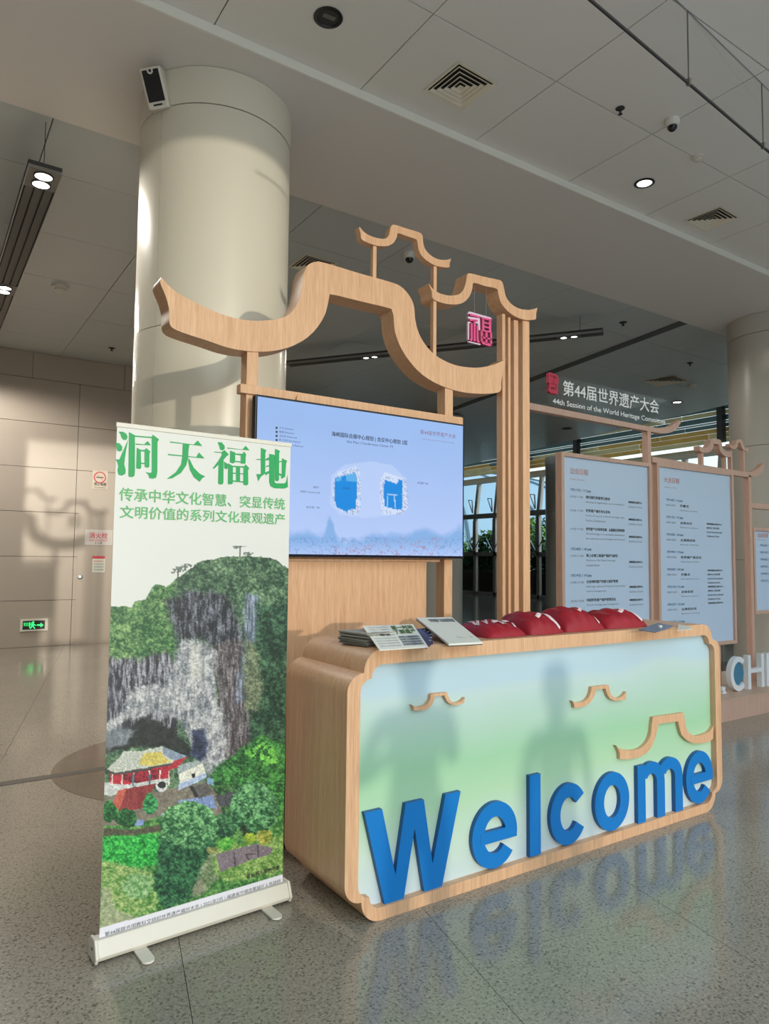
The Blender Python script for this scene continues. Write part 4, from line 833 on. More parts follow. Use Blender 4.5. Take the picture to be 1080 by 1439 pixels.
z2 = zpx(642, 917); pxmesh([(916,641.5),(916,641.5),(1040,662),(1056,662.5),(1066,657.5),(1071.5,651),(1071.5,651),(1075,655),(1075,655),(1070,664),(1062,669.5),(1052,670),(1040,669),(916,649.5),(916,649.5)], YB, .06, 'beam', PINKW, rack)
g9 = lambda L: [(960+a/9, 560+b/9) for a, b in L]
pxmesh(g9([(200,598),(200,598),(230,615),(270,625),(310,610),(335,570),(345,530),(360,512),(440,515),(470,530),(485,570),(495,620),(530,660),(570,675),(600,670),(620,648),(620,648),(615,690),(610,737),(610,737),(560,740),(520,725),(480,690),(455,640),(450,600),(440,580),(385,575),(380,610),(360,650),(320,680),(270,685),(225,675),(203,655)]), YB, .065, 'roof_arch', PINKW, rack)
pxmesh(g9([(583,570),(583,570),(600,590),(630,600),(655,580),(665,540),(680,522),(730,520),(748,545),(755,585),(775,615),(800,625),(832,618),(832,618),(825,645),(820,668),(790,668),(760,650),(735,620),(725,580),(715,562),(690,565),(685,600),(660,635),(630,640),(600,625),(587,605)]), YB+.01, .05, 'roof_arch', PINKW, rack)
for xl, xr, yt, yb in ((985.6, 988.4, 635, 654), (1018.7, 1020.4, 641, 660), (1027.0, 1028.8, 641, 662), (1044.4, 1046.2, 632, 664)):
    rpost(xl, xr, (yt+yb)/2, zpx(yt, xl), zpx(yb, xl), YB+.015, .045)
rpost(1056, 1110, 712, zpx(706.5, 1056), zpx(714, 1056), name='crossbar')
BLUEP = flat('board_white_blue', srgb(196, 214, 238), .32, noise=.01, nscale=1)
def board(xl, xr, zt, zb, label, rows, head, name='schedule_board'):
    t = empty(name, label, 'notice board', 'schedule boards on the rack'); x0, x1 = atY(xl, 700, YB).x, atY(xr, 700, YB).x; y = YB-.004; f = .035
    for bx_ in ((x0, zt-f, x1, zt), (x0, zb, x1, zb+f), (x0, zb+f, x0+f, zt-f), (x1-f, zb+f, x1, zt-f)):
        m = MB(); m.box((bx_[0], y, bx_[1]), (bx_[2], y+.07, bx_[3])); m.build('frame_bar', PINKW, t)
    m = MB(); m.box((x0+f, y+.022, zb+f), (x1-f, y+.05, zt-f)); m.build('printed_panel', BLUEP, t)
    wd, ht = x1-x0-2*f, zt-zb-2*f
    def tx(s, u0, v, u1, h, mat, off=.0): put_text(s, (x0+f+wd*u0, y+.022, zt-f-ht*v), (1, 0, 0), (0, 0, 1), wd*(u1-u0), h, mat, t, off=off, lift=.001)
    tx(head[0], .08, .085, .28, .055, INKR, .012); tx(head[1], .08, .115, .24, .014, INKR)
    for s, u0, v, u1, h, mat, off in rows: tx(s, u0, v, u1, h, mat, off)
    return t
R1 = []
def add_day(v, day, items, R, right=True):
    R.append(('7月%d日 / %d July' % (day, day), .08, v, .31, .03, INKB, .01)); v += .030
    for tm, s, en in items:
        R.append((tm, .08, v, .22, .018, INKG, 0)); R.append((s, .25, v, .25+min(.45, .028*len(s)), .028, INK, .012))
        for e_ in en: v += .024; R.append((e_, .25, v, .25+min(.45, .0125*len(e_)), .020, INKG, 0))
        if right: R.append(('海峡国际会展中心', .75, v-.018, .92, .022, INK, .008)); R.append(('Conference Centre', .75, v+.006, .92, .018, INKG, 0))
        v += .046
    return v
v = add_day(.175, 17, [('10:00-11:00', '缔约国代表报到注册会', ['Meeting of registration and accreditation']), ('15:00-17:00', '世界遗产城市市长论坛', ['Forum of mayors of World Heritage cities', 'Fuzhou Declaration']), ('14:30-17:30', '世界遗产与可持续发展：从福建出发的探索', ['World Heritage and sustainable development', 'the experience from Fujian and beyond'])], R1)
v = add_day(v+.012, 18, [('14:00-17:00', '海上丝绸之路遗产保护与研究', ['Maritime Silk Road heritage', 'conservation'])], R1)
v = add_day(v+.010, 19, [('14:00-17:30', '古泉州的遗产价值与保护管理', ['Heritage values of historic Quanzhou', 'and its management']), ('18:30-19:30', '中国世界遗产保护管理论坛', ['World Heritage site management'])], R1)
v = add_day(v+.010, 20, [('12:00-14:00', '世界遗产与气候变化风险防范', ['Climate change and World Heritage'])], R1)
v = add_day(v+.010, 21, [('09:00-12:00', '世界遗产的数字化保护与展示', ['Digital heritage'])], R1)
R2 = []
for i, d in enumerate((16, 17, 18, 19, 20, 21, 22, 23, 24)):
    vv = .19+.098*i; R2.append(('7月%d日 / %d July' % (d, d), .10, vv, .32, .028, INKB, .008)); R2.append(('10:00-18:30', .10, vv+.026, .22, .018, INKG, 0))
    R2.append((('开幕式', '全体会议', '主席团会议', '世界遗产委员会')[i % 4], .28, vv+.028, .28+.04*len(('开幕式', '全体会议', '主席团会议', '世界遗产委员会')[i % 4]), .026, INK, .01)); R2.append((('Opening Ceremony', 'Plenary session', 'Bureau meeting', 'World Heritage Committee')[i % 4], .28, vv+.052, .52, .018, INKG, 0))
for v0_, n_r in ((.31, 4), (.585, 9)):
    for r in range(n_r): R2.append((('海峡国际会展中心', '会议中心二层大会堂', 'Strait International', 'Conference Centre')[r % 4], .64, v0_+.024*r, .86-.04*(r % 2), .02, INK if r % 4 < 2 else INKG, .004))
ztop1, zb2 = zpx(635, 791.5), zpx(904, 1034)
board(788.5, 915.2, ztop1, zb2, 'tall pale blue schedule board nearest the arch stand, full of text', R1, ('边会日程', 'Side Event'))
board(923, 1030.5, zpx(650, 923), zb2, 'middle pale blue schedule board under the curled beam', R2, ('大会日程', 'Agenda'))
R3 = [(s, .12, .2+.09*i, .4, .03, INKB, .01) for i, s in enumerate(('7月16日 / 16 July', '7月17日 / 17 July', '7月18日 / 18 July', '7月19日 / 19 July', '7月20日 / 20 July', '7月21日 / 21 July'))]+[('福州之夜 文艺演出', .3, .235+.09*i, .75, .03, INKG, .01) for i in range(6)]
board(1056.5, 1130, zpx(741, 1056.5), zpx(863, 1059), 'small pale blue board at the right picture edge, low on the rack', R3, ('活动安排', 'Events'))
# acrylic sign on the beam
t = empty('session_sign', 'clear sign of white conference title letters standing on the wooden beam', 'sign')
LET = flat('white_letters', srgb(250, 250, 250), .4)
a, b = atY(769, 566, YB+.03), atY(936, 560, YB+.03); z0_, z1_ = zpx(574, 776)+.03, zpx(522, 776); m = MB(); m.quad((a.x, YB+.033, z0_), (b.x, YB+.033, z0_), (b.x, YB+.033, z1_), (a.x, YB+.033, z1_)); m.build('acrylic_plate', ACRYL, t, fix=False)
text_px('第44届世界遗产大会', 790.4, 555.5, 924.8, 21.5, YB+.028, LET, t, off=.012)
text_px('44th Session of the World Heritage Committee', 776, 569.5, 933.6, 10, YB+.028, LET, t, off=.010)
q = lambda L: [(764+a/32.7, 516+b/32.7) for a, b in L]
m = MB(); P = [atY(x, y, YB+.0) for x, y in q([(200,270),(260,225),(560,330),(650,400),(680,700),(640,760),(650,1200),(600,1240),(300,1180),(215,1090),(230,880),(260,740),(200,700)])]; m.prism([(p.x, YB+.0, p.z) for p in P], (0, .026, 0)); sl = m.build('seal', flat('seal_red', srgb(200, 30, 70), .4), t)
m = MB()
for L in ([(300,370),(560,430),(560,460),(300,400)], [(430,450),(560,480),(560,540),(430,500)], [(300,730),(590,800),(590,830),(300,760)], [(440,580),(460,585),(460,760),(440,755)], [(540,830),(570,835),(570,1050),(540,1045)], [(320,900),(500,930),(500,1030),(320,1000)]):
    P = [atY(x, y, YB-.001) for x, y in q(L)]; m.prism([(p.x, YB-.001, p.z) for p in P], (0, .001, 0))
m.build('seal_relief', flat('seal_dark', srgb(120, 0, 34), .5), sl)
# plinth and big white letters
t = empty('plinth', 'low wooden plinth under the white letters, right of the desk', 'plinth')
m = MB(); m.box((5.1, 3.795, 0), (9.05, 4.75, .196)); m.build('body', PINKW, t)
m = MB(); m.box((5.08, 3.79, .196), (9.07, 4.77, .204)); m.build('top', PLINTHWOOD, t)
t = empty('city_country_letters', 'thick white standing letters CHINA on the plinth at right edge', 'letters')
LW = flat('letter_white_paint', srgb(230, 232, 236), .4); Yc = 3.96
def tl(fn, name='letter'):
    m = MB(); fn(m); return m.build(name, LW, t)
def ring3(m, cx, cz, ax, az, t0, t1, th, y0=Yc, y1=Yc+.05, n=36):
    P = []
    for i in range(n+1):
        a = math.radians(t0+(t1-t0)*i/n); P.append(((cx+ax*math.cos(a), cz+az*math.sin(a)), (cx+(ax-th)*math.cos(a), cz+(az-th)*math.sin(a))))
    for i in range(n):
        (a, b), (c, d) = P[i], P[i+1]
        for y in (y0, y1): m.quad((a[0], y, a[1]), (c[0], y, c[1]), (d[0], y, d[1]), (b[0], y, b[1]))
        for p, r in ((a, c), (b, d)): m.quad((p[0], y0, p[1]), (r[0], y0, r[1]), (r[0], y1, r[1]), (p[0], y1, p[1]))
    for a, b in (P[0], P[-1]): m.quad((a[0], y0, a[1]), (b[0], y0, b[1]), (b[0], y1, b[1]), (a[0], y1, a[1]))
cx0 = atY(1025.5, 950, Yc).x; cx1 = atY(1049, 950, Yc).x; zl, zh = .205, .545
cl = tl(lambda m: ring3(m, (cx0+cx1)/2+.01, (zl+zh)/2, (cx1-cx0)/2, (zh-zl)/2, 48, 312, .052))
m = MB(); m.lathe(((cx0+cx1)/2+.01, Yc+.02, (zl+zh)/2), [(.118, 0), (.118, .02)], 32, axis=(0, 1, 0)); m.build('blue_insert', flat('blue_insert', srgb(70, 128, 160), .3), cl)
hx0 = atY(1051, 950, Yc).x; hx1 = atY(1073.5, 950, Yc).x; s_ = .052
tl(lambda m: (m.box((hx0, Yc, zl), (hx0+s_, Yc+.05, zh)), m.box((hx1-s_, Yc, zl), (hx1, Yc+.05, zh)), m.box((hx0+s_, Yc, .365), (hx1-s_, Yc+.05, .405))))
ix = atY(1077, 945, Yc).x; tl(lambda m: m.box((ix, Yc, zl), (ix+s_, Yc+.05, zh)))
nx_ = ix+.13; tl(lambda m: (m.box((nx_, Yc, zl), (nx_+s_, Yc+.05, zh)), m.box((nx_+.24, Yc, zl), (nx_+.24+s_, Yc+.05, zh)), m.prism([(nx_, Yc+.001, zh), (nx_+s_, Yc+.001, zh), (nx_+.24+s_, Yc+.001, zl), (nx_+.24, Yc+.001, zl)], (0, .048, 0))))
qx = nx_+.36; tl(lambda m: (m.prism([(qx, Yc, zl), (qx+s_, Yc, zl), (qx+.17, Yc, zh), (qx+.13, Yc, zh)], (0, .05, 0)), m.prism([(qx+.25, Yc, zl), (qx+.25+s_, Yc, zl), (qx+.17, Yc, zh), (qx+.13, Yc, zh)], (0, .05, 0)), m.box((qx+.07, Yc+.001, .29), (qx+.24, Yc+.049, .33))))
a = atY(1014, 962, Yc); tl(lambda m: m.prism([(a.x, Yc, .27), (a.x+.055, Yc, .27), (a.x+.055, Yc, .225), (a.x+.085, Yc, .205), (a.x+.01, Yc, .205), (a.x+.03, Yc, .235), (a.x, Yc, .235)], (0, .04, 0)), 'comma')

# ================================================================== CEILING FIXTURES
def disc_light(x, y, z, r, lit, label, name='downlight', axis=(0, 0, -1), es=6):
    t = empty(name, label, 'downlight'); m = MB(); m.lathe((x, y, z), [(r, 0), (r*1.04, .006), (r*.8, .012), (r*.72, .002)], 32, axis=axis, cap=False); m.build('trim_ring', BLACK, t, smooth=True)
    m = MB(); m.lathe((x, y, z-.001), [(r*.76, 0), (r*.76, .003)], 32, axis=axis); m.build('lens', LAMP if lit else DARK, t); return t
P = atZ(461, 24, ZC); t = disc_light(P.x, P.y, ZC, .088, False, 'unlit round black downlight near the top of the picture')
m = MB(); m.prism([P+Vector((-.04, -.02, -.006)), P+Vector((.04, -.03, -.006)), P+Vector((.045, .005, -.006)), P+Vector((-.035, .012, -.006))], (0, 0, .003)); m.build('lamp_tube', GREY, t)
P = atZ(905, 257, ZC); disc_light(P.x, P.y, ZC, .085, True, 'lit round downlight between the two square ceiling vents')
P = atZ(951, 565, ZF); disc_light(P.x, P.y, ZF, .11, True, 'small lit downlight far off above the white title letters', es=3)
P = atZ(796, 602, ZF); disc_light(P.x, P.y, ZF, .13, False, 'small dark downlight far off below the wooden beam')
VENT = flat('vent_ivory', srgb(238, 228, 208), .45)
def vent(x, y, z, w_, label, rot=0.0, mat=VENT):
    t = empty('ceiling_vent', label, 'air vent', 'square ceiling vents'); R = Matrix.Rotation(rot, 3, 'Z'); c = Vector((x, y, z))
    def fr(a0, a1, z0, z1):
        m = MB()
        o = [Vector((sx_*a0, sy_*a0, z0)) for sx_, sy_ in ((-1, -1), (1, -1), (1, 1), (-1, 1))]; i_ = [Vector((sx_*a1, sy_*a1, z1)) for sx_, sy_ in ((-1, -1), (1, -1), (1, 1), (-1, 1))]
        for k in range(4):
            j = (k+1) % 4; A4 = [c+R@v for v in (o[k], o[j], i_[j], i_[k])]; m.quad(*A4); up_ = Vector((0, 0, .004)); m.quad(*[v+up_ for v in A4]); m.quad(A4[0], A4[1], A4[1]+up_, A4[0]+up_)
        return m
    h_ = w_/2; fr(h_, h_*.88, -.008, -.004).build('outer_frame', mat, t, fix=False)
    for k in range(4): fr(h_*(.84-.19*k), h_*(.69-.19*k), -.014, .004).build('louvre', mat, t, fix=False)
    m = MB(); m.prism([c+R@Vector((sx_*h_*.9, sy_*h_*.9, -.001)) for sx_, sy_ in ((-1, -1), (1, -1), (1, 1), (-1, 1))], (0, 0, .001)); m.build('backing', BLACK, t)
    m = MB(); m.prism([c+R@Vector((sx_*h_*.10, sy_*h_*.10, -.012)) for sx_, sy_ in ((-1, -1), (1, -1), (1, 1), (-1, 1))], (0, 0, .003)); m.build('centre_plate', mat, t)
vent(3.096, 3.72, ZC, .37, 'ivory square ceiling vent nearest the camera, beside the soffit step', .05)
vent(6.39, 3.82, ZC, .37, 'second ivory square ceiling vent, right of the lit downlight', .05)
P = atZ(437, 374, ZF); vent(P.x, P.y-.05, ZF, .42, 'dark ceiling vent peeping over the big arch, beside the cream column', 0, VENT)
P = atZ(935, 535, ZF); vent(P.x, P.y, ZF, .62, 'far ceiling vent above the right end of the white title letters', .2, VENT)
def sprinkler(P, label, s=1.0):
    t = empty('sprinkler', label, 'sprinkler', 'ceiling sprinklers'); m = MB(); m.lathe(P, [(.032*s, 0), (.034*s, .004), (.02*s, .012)], 20, axis=(0, 0, -1)); m.build('escutcheon', DARK, t)
    m = MB(); m.lathe(P, [(.007*s, .01), (.009*s, .03), (.005*s, .045)], 10, axis=(0, 0, -1)); m.lathe(P, [(.016*s, .045), (.016*s, .048)], 12, axis=(0, 0, -1)); m.build('head', DARK, t)
sprinkler(atZ(871, 152, ZC), 'black ceiling sprinkler just left of the nearest dome camera'); sprinkler(atZ(157, 489, ZF), 'tiny sprinkler over the beige wall, left of the column', 1.6)
sprinkler(atZ(875, 453, ZF), 'dark sprinkler beyond the right end of the light track', 1.6); sprinkler(atZ(969, 510, ZF), 'small far sprinkler near the grey column top', 1.5)
def dome(P, label, s=1.0):
    t = empty('dome_camera', label, 'camera', 'ceiling dome cameras'); m = MB(); m.lathe(P, [(.052*s, 0), (.054*s, .025*s), (.046*s, .05*s), (.036*s, .056*s)], 28, axis=(0, 0, -1)); m.build('housing', WHITE, t, smooth=True)
    m = MB(); m.lathe(P, [(.036*s, .054*s), (.034*s, .072*s), (.022*s, .086*s), (.001, .091*s)], 24, axis=(0, 0, -1)); m.build('dome_glass', flat('dome_black', srgb(18, 18, 20), .12), t, smooth=True)
dome(atZ(944, 168, ZC), 'white dome security camera near the hanging glass baffle'); dome(atZ(575, 355, ZF), 'white dome security camera seen under the smallest arch', 1.25)
def smoke(P, label, s=1.0):
    t = empty('smoke_detector', label, 'smoke detector', 'ceiling smoke detectors'); m = MB(); m.lathe(P, [(.05*s, 0), (.05*s, .014*s), (.042*s, .018*s)], 28, axis=(0, 0, -1)); m.build('base', OFFW, t, smooth=True)
    m = MB(); m.lathe(P, [(.034*s, .017*s), (.036*s, .032*s), (.024*s, .040*s)], 24, axis=(0, 0, -1)); m.build('sensor_head', OFFW, t, smooth=True)
smoke(atZ(980, 220, ZC), 'round ivory smoke detector right of the nearest dome camera'); smoke(atZ(85, 402, ZF), 'round flat detector above the beige wall, beside the left light track', 2.0); smoke(atZ(972, 541, ZF), 'round ivory detector right of the far ceiling vent', 1.7)
# glass smoke baffle
P1, P2 = atZ(950, 0, ZC), atZ(1080, 127, ZC); D_ = (P2-P1).normalized(); N_ = Vector((-D_.y, D_.x, 0))
def onpl(x, y): d = ray(x, y); return EYE + d*((P1-EYE).dot(N_)/d.dot(N_))
r1, r2 = onpl(835, 0), onpl(1080, 217); zr_ = (r1.z+r2.z)/2
t = empty('glass_baffle', 'hanging clear glass smoke baffle with a dark bottom rail, upper right', 'glass screen')
A0, A1 = P1-D_*1.6, P2+D_*4
m = MB(); m.quad((A0.x, A0.y, zr_), (A1.x, A1.y, zr_), (A1.x, A1.y, ZC), (A0.x, A0.y, ZC)); m.build('glass_pane', ACRYL, t, fix=False)
m = MB(); m.bar((A0.x, A0.y, zr_), (A1.x, A1.y, zr_), .012, .014); m.build('bottom_rail', DARK, t)
m = MB(); m.bar((A0.x, A0.y, ZC-.002), (A1.x, A1.y, ZC-.002), .006, .004); m.build('top_rail', STEEL, t)
for x in (967, 1072):
    g_ = onpl(x, 105 if x == 967 else 207); m = MB(); m.bar((g_.x, g_.y, zr_), (g_.x, g_.y, ZC), .006, .006); m.box((g_.x-.01, g_.y-.012, zr_-.01), (g_.x+.01, g_.y+.012, zr_+.03)); m.build('hanger_rod', GREY, t)
# linear track luminaires
def track(A, B, width, z, label, lamps, wires, watt=250):
    t = empty('light_track', label, 'ceiling light', 'suspended light tracks'); A, B = Vector((A[0], A[1], z)), Vector((B[0], B[1], z)); d = (B-A).normalized(); L = (B-A).length; n = Vector((d.y, -d.x, 0)); h_ = width/2
    def bx(s0, s1, o0, o1, z0, z1, nm, mt_): m = MB(); m.prism([A+d*s0+n*o0+Vector((0, 0, z0)), A+d*s1+n*o0+Vector((0, 0, z0)), A+d*s1+n*o1+Vector((0, 0, z0)), A+d*s0+n*o1+Vector((0, 0, z0))], (0, 0, z1-z0)); return m.build(nm, mt_, t)
    bx(0, L, -h_, -h_+.006, 0, .06, 'side_rail', STEEL); bx(0, L, h_-.006, h_, 0, .06, 'side_rail', STEEL); bx(0, L, -h_, h_, .03, .06, 'tray', DARK)
    pos = 0
    for s in lamps:
        bx(s-.16, s+.16, -h_+.006, h_-.006, .004, .028, 'lamp_plate', GREY)
        for ds in (-.07, .07):
            c = A+d*(s+ds)+Vector((0, 0, .004)); m = MB(); m.lathe(c, [(width*.30, 0), (width*.31, .008), (width*.26, .010)], 24, axis=(0, 0, -1), cap=False); lr = m.build('lamp_ring', DARK, t)
            m = MB(); m.lathe(c, [(width*.27, 0), (width*.27, .005)], 24, axis=(0, 0, -1)); m.build('lamp', LAMP, lr)
        ld = bpy.data.lights.new('track_lamp', 'SPOT'); ld.energy = watt; ld.spot_size = math.radians(174); ld.spot_blend = .35; ld.shadow_soft_size = .08; ld.color = (1, .95, .86); lo_ = bpy.data.objects.new('track_lamp', ld); col.objects.link(lo_); lo_.parent = t; lo_.location = A+d*s+Vector((0, 0, -.02))
    e_ = sorted([0]+[v_ for s in lamps for v_ in (s-.16, s+.16)]+[L])
    for s0, s1 in zip(e_[::2] if lamps[0] < .2 else e_[::2], e_[1::2]):
        pass
    segs = []; cur = 0
    for s in lamps: segs.append((cur, s-.16)); cur = s+.16
    segs.append((cur, L))
    for s0, s1 in segs:
        if s1-s0 < .1: continue
        for k in range(3): o_ = -h_+.012+(width-.024)*(k+.5)/3; bx(s0+.01, s1-.01, o_-width*.12, o_+width*.12, .010, .028, 'louvre_blade', flat_track)
    for s, top in wires: m = MB(); m.tube([A+d*s+Vector((0, 0, .05)), A+d*s+Vector((0, 0, top-z))], .003, 5); m.build('wire', DARK, t)
flat_track = flat('track_blade', srgb(84, 82, 78), .5)
track((.71, 5.74), (.71, 12.0), .235, 4.40, 'wide grey light track with bright lamp pairs at the left picture edge', [.16, 2.9, 5.6], [(.1, ZF), (2.9, ZF)])
P, Q = atZ(847, 469, 4.55), atZ(404, 514, 4.55); track((P.x, P.y), (Q.x, Q.y), .16, 4.55, 'dark light track running behind the wooden arches', [.45, 3.4], [(.3, ZF), (3.0, ZF)], 60)
# wall speaker on the column
t = empty('wall_speaker', 'small white loudspeaker with black grille on the cream column', 'speaker')
c = atY(217, 124, 4.62); dr = Vector((-.50, -.80, -.38)).normalized(); rt_ = Vector((1, -.55, .26)); rt_ = (rt_-dr*rt_.dot(dr)).normalized(); up_ = rt_.cross(dr).normalized()
if up_.z < 0: up_ = -up_
def sb(pts, ext, nm, mt_, par, bev=0): m = MB(); m.prism([c+rt_*a+up_*b+dr*d for a, b, d in pts], dr*ext); return m.build(nm, mt_, par, bevel=bev)
sb([(-.072, -.125, -.11), (.072, -.125, -.11), (.072, .125, -.11), (-.072, .125, -.11)], .12, 'cabinet', OFFW, t, .012)
gr = sb([(-.055, -.082, .0105), (.055, -.082, .0105), (.055, .108, .0105), (-.055, .108, .0105)], .004, 'grille', BLACK, t, .006)
m = MB(); m.lathe(c+up_*.10+dr*.014, [(.02, 0), (.02, .003)], 20, axis=tuple(dr)); tw = m.build('tweeter_ring', OFFW, t); m = MB(); m.lathe(c+up_*.10+dr*.0172, [(.009, 0), (.009, .002)], 16, axis=tuple(dr)); m.build('tweeter', BLACK, tw)
sb([(-.03, -.106, .0105), (.03, -.106, .0105), (.03, -.096, .0105), (-.03, -.096, .0105)], .003, 'badge', BLACK, t)
m = MB(); m.bar(c-dr*.10, Vector((CX, CY, c.z+.03)) + (c-Vector((CX, CY, c.z))).normalized()*(CR-.01), .05, .05); m.build('bracket', GREY, t)

# ================================================================== SIGNS ON THE BEIGE WALL
YW = 12.758
def wbox(x0, y0, x1, y1, d, nm, mt_, par, Y=YW, bev=0):
    a = atY(x0, (y0+y1)/2, Y); b = atY(x1, (y0+y1)/2, Y); xm = (x0+x1)/2; m = MB(); m.box((a.x, Y-d, atY(xm, y1, Y).z), (b.x, Y, atY(xm, y0, Y).z)); return m.build(nm, mt_, par, bevel=bev)
t = empty('exit_sign', 'green lit exit sign set low in the beige wall', 'exit sign'); wbox(28, 869.5, 67, 886.5, .03, 'frame', OFFW, t); wbox(31.5, 872, 62.5, 884, .034, 'black_face', BLACK, t)
GLOW = flat('exit_glow', (0, .3, .1, 1), .4, emit=srgb(60, 255, 130), es=1.6); Ye = YW-.036
def wpoly(L, mt_, par, nm, Y=Ye): m = MB(); m.prism([(lambda p: (p.x, Y, p.z))(atY(x, y, Y)) for x, y in L], (0, .001, 0)); m.build(nm, mt_, par)
wpoly([(52,877.5),(57,877.5),(57,875),(61,878.3),(57,881.5),(57,879.3),(52,879.3)], GLOW, t, 'arrow')
m = MB()
for L in ([(45,874),(47,873),(48.5,874.5),(47,876)], [(44,876),(48,876.5),(47,880),(44.5,880)], [(44.5,880),(46,880),(43,883.5),(41.5,883)], [(46,880),(47.5,880),(49.5,883),(48,883.5)], [(41,874.5),(42.2,874.5),(42.2,882),(41,882)], [(48,877),(51,878.5),(50.5,879.5),(47.5,878)]):
    m.prism([(lambda p: (p.x, Ye, p.z))(atY(x, y, Ye)) for x, y in L], (0, .001, 0))
m.build('running_figure', GLOW, t)
put_text('安全出口', atY(33, 880, YW-.035), (1, 0, 0), (0, 0, 1), .09*12.8/9, .06, GLOW, t, lift=.001)
t = empty('no_smoking_sign', 'small white no smoking sign on the beige wall, beside the banner', 'sign'); wbox(129.5, 661.5, 151, 687.5, .006, 'plate', flat('sign_white', srgb(226, 214, 198), .5), t)
a = atY(140.2, 671, YW); m = MB(); ring3(m, a.x, a.z, .10, .10, 0, 360, .018, YW-.009, YW-.006); m.bar((a.x-.06, YW-.009, a.z+.06), (a.x+.06, YW-.009, a.z-.06), .016, .002); m.build('red_ring', RED, t)
m = MB(); m.box((a.x-.06, YW-.0078, a.z-.008), (a.x+.06, YW-.0062, a.z+.008)); m.build('cigarette', INK, t)
text_px('禁止吸烟', 132, 682, 149, 4.6, YW-.007, INK, t, off=.01); text_px('NO SMOKING', 132.5, 685.6, 148.5, 1.8, YW-.007, INK, t)
t = empty('hydrant_label', 'pale label with red fire hydrant characters on the beige wall', 'sign'); wbox(119, 744.5, 158, 766, .012, 'plate', flat('label_grey', srgb(206, 200, 196), .4), t)
text_px('消火栓', 125, 756.5, 151, 8.5, YW-.0125, RED, t, off=.012); text_px('FIRE HYDRANT', 125, 760.5, 151, 2.6, YW-.0125, RED, t); text_px('119', 134, 764.5, 143, 2.8, YW-.0125, INK, t)
t = empty('wall_notice', 'small white notice with a red header under the hydrant label', 'notice'); wbox(129.5, 781.5, 147.5, 804.5, .011, 'sheet', flat('notice_white', srgb(224, 224, 210), .5), t); wbox(129.5, 781.5, 147.5, 785, .0125, 'header', RED, t)
for r in range(4): text_px('消防设施请勿遮挡', 131.5, 789.5+4*r, 145.5, 2, YW-.0125, RED if r == 0 else INKG, t)
t = empty('hydrant_door', 'flush beige hydrant cabinet door with a steel lock in the wall', 'cabinet')
d_ = wbox(107, 717.5, 186, 910, .004, 'door', WALLP, t, YW+.001); m = MB(); a = atY(109.5, 810.5, YW); m.lathe((a.x+.03, YW-.004, a.z), [(.045, 0), (.045, .006), (.02, .012)], 20, axis=(0, -1, 0)); m.build('lock', STEEL, d_)

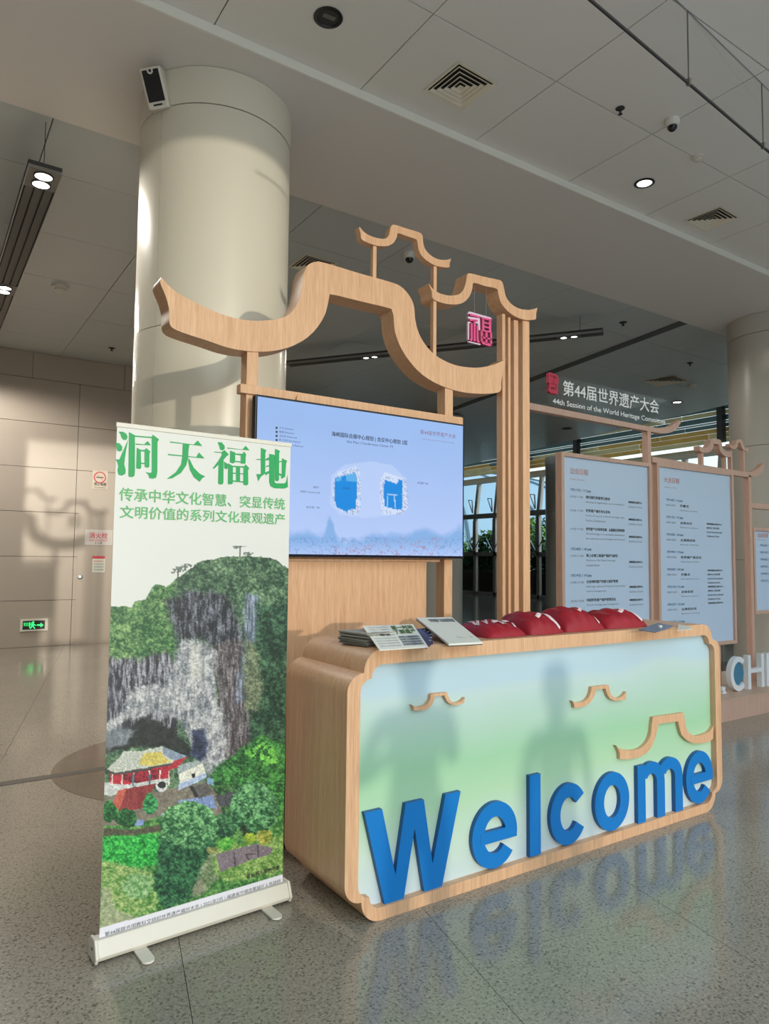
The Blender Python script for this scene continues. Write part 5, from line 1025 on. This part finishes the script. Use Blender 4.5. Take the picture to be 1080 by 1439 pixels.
# ================================================================== TWO VISITORS BEHIND THE CAMERA (their shadows fall on the desk front)
SKIN = flat('skin', srgb(206, 160, 132), .5); HAIR = flat('black_hair', srgb(24, 20, 20), .5)
def person(x, y, h, face, label, shirt, pants, arms):
    t = empty('person', label, 'person', None); k = h/1.75; M_ = Matrix.Rotation(face, 4, 'Z'); O_ = Vector((x, y, 0))
    W = lambda p: O_ + (M_ @ Vector(p))*k
    J = {'pelvis': (0, 0, .96), 'waist': (0, 0, 1.10), 'chest': (0, 0, 1.30), 'neck': (0, 0, 1.47), 'headb': (0, .01, 1.56), 'head': (0, .02, 1.66),
         'hl': (-.10, 0, .92), 'kl': (-.11, .02, .50), 'al': (-.11, 0, .09), 'tl': (-.12, .16, .04), 'hr': (.10, 0, .92), 'kr': (.11, .02, .50), 'ar': (.11, 0, .09), 'tr': (.12, .16, .04),
         'sl': (-.18, 0, 1.40), 'sr': (.18, 0, 1.40)}
    J.update(arms)
    R = {'pelvis': .16, 'waist': .13, 'chest': .155, 'neck': .055, 'headb': .088, 'head': .118, 'hl': .10, 'kl': .062, 'al': .042, 'tl': .04, 'hr': .10, 'kr': .062, 'ar': .042, 'tr': .04, 'sl': .062, 'sr': .062, 'el': .045, 'er': .045, 'wl': .032, 'wr': .032, 'ml': .04, 'mr': .04}
    E_ = [('pelvis', 'waist'), ('waist', 'chest'), ('chest', 'neck'), ('neck', 'headb'), ('headb', 'head'), ('pelvis', 'hl'), ('hl', 'kl'), ('kl', 'al'), ('al', 'tl'), ('pelvis', 'hr'), ('hr', 'kr'), ('kr', 'ar'), ('ar', 'tr'), ('chest', 'sl'), ('sl', 'el'), ('el', 'wl'), ('wl', 'ml'), ('chest', 'sr'), ('sr', 'er'), ('er', 'wr'), ('wr', 'mr')]
    names = list(J); me = bpy.data.meshes.new('body'); me.from_pydata([tuple(W(J[n])) for n in names], [(names.index(a), names.index(b)) for a, b in E_], [])
    o = new_obj('body', me, t); sk = o.modifiers.new('skin', 'SKIN'); o.modifiers.new('sub', 'SUBSURF').levels = 2
    for n, v in zip(names, me.skin_vertices[0].data): v.radius = (R[n]*k, R[n]*k*(.78 if n in ('pelvis', 'waist', 'chest') else 1)); v.use_root = n == 'pelvis'
    bpy.context.view_layer.update(); e2 = bpy.data.meshes.new_from_object(o.evaluated_get(bpy.context.evaluated_depsgraph_get())); o.modifiers.clear(); o.data = e2
    e2.materials.clear(); [e2.materials.append(q_) for q_ in (SKIN, shirt, pants, BLACK)]
    for p in e2.polygons:
        c_ = (p.center-O_)/k; lc = M_.inverted() @ c_; z_ = lc.z; p.use_smooth = True
        arm = any((Vector(J[w_])-lc).length < .13 for w_ in ('ml', 'mr')); p.material_index = 3 if z_ < .09 else 2 if (z_ < .98 and abs(lc.x) < .175) else 0 if (z_ > 1.455 or arm) else 1
    m = MB(); m.lathe(W((0, -.045, 1.635)), [(.085*k, 0), (.100*k, .05*k), (.096*k, .10*k), (.06*k, .145*k), (.001, .157*k)], 20); m.build('hair', HAIR, t, smooth=True)
    m = MB(); m.lathe(W((0, .115, 1.625)), [(.016*k, -.02*k), (.012*k, .03*k), (.004*k, .05*k)], 8); m.build('nose', SKIN, t, smooth=True)
    for sx_ in (-1, 1):
        m = MB(); m.lathe(W((sx_*.035, .108, 1.66)), [(.001, -.009*k), (.011*k, 0), (.001, .009*k)], 8); m.build('eye', BLACK, t); m = MB(); m.lathe(W((sx_*.098, .01, 1.63)), [(.008*k, -.03*k), (.018*k, 0), (.010*k, .03*k)], 8); m.build('ear', SKIN, t)
        hnd = J['ml' if sx_ < 0 else 'mr']; wr_ = J['wl' if sx_ < 0 else 'wr']; d = (Vector(hnd)-Vector(wr_)).normalized(); s_2 = d.cross(Vector((0, 1, .3))).normalized()
        for q_ in range(4):
            a_ = Vector(hnd)+s_2*(.012*(q_-1.5)*1.5)-d*.035; m = MB(); m.tube([W(a_), W(a_+d*(.08+.008*(1.5-abs(q_-1.5)))), W(a_+d*.115+Vector((0, .015, -.008)))], [.009*k, .008*k, .006*k], 7); m.build('finger', SKIN, t)
        a_ = Vector(hnd)+s_2*.012-d*.04; m = MB(); m.tube([W(a_), W(a_+s_2*.035+d*.05)], [.011*k, .008*k], 7); m.build('thumb', SKIN, t)
    m = MB(); m.lathe(W((0, .112, 1.585)), [(.001, -.003*k), (.02*k, 0), (.001, .003*k)], 8); m.build('mouth', RED, t)
    return t
person(3.46, -4.0, 1.70, 0, 'standing visitor in a light shirt with arms hanging, behind the camera', flat('shirt_light', srgb(196, 200, 206), .8), flat('trousers_dark', srgb(50, 52, 60), .8),
       {'el': (-.24, -.02, 1.14), 'wl': (-.25, .05, .90), 'ml': (-.25, .07, .82), 'er': (.24, -.02, 1.14), 'wr': (.25, .05, .90), 'mr': (.25, .07, .82)})
person(2.42, -2.6, 1.74, .15, 'standing visitor in a dark shirt with one elbow bent, behind the camera', flat('shirt_dark', srgb(60, 70, 92), .8), flat('trousers_grey', srgb(90, 92, 96), .8),
       {'el': (-.30, -.02, 1.16), 'wl': (-.14, .18, 1.22), 'ml': (-.08, .22, 1.26), 'er': (.22, .10, 1.16), 'wr': (.10, .26, 1.36), 'mr': (.06, .30, 1.42)})

# ================================================================== put every thing's origin at its base
bpy.context.view_layer.update()
for o in [q for q in col.objects if q.parent is None and q.get('category')]:
    pts = []
    def gather(q):
        if q.type == 'MESH' and len(q.data.vertices):
            co = np.empty(len(q.data.vertices)*3, 'f'); q.data.vertices.foreach_get('co', co); co = co.reshape(-1, 3); mw = np.array(q.matrix_world)
            c8 = np.array([[x, y, z, 1] for x in (co[:, 0].min(), co[:, 0].max()) for y in (co[:, 1].min(), co[:, 1].max()) for z in (co[:, 2].min(), co[:, 2].max())]); pts.append((mw @ c8.T).T[:, :3])
        for ch in q.children: gather(ch)
    gather(o); A3 = np.concatenate(pts); lo, hi = A3.min(0), A3.max(0); base = Vector(((lo[0]+hi[0])/2, (lo[1]+hi[1])/2, lo[2]))
    if o.type == 'EMPTY':
        o.location = base
        for ch in o.children: ch.location = ch.location - base
    else:
        o.data.transform(Matrix.Translation(-base)); o.location = base
        for ch in o.children: ch.location = ch.location - base
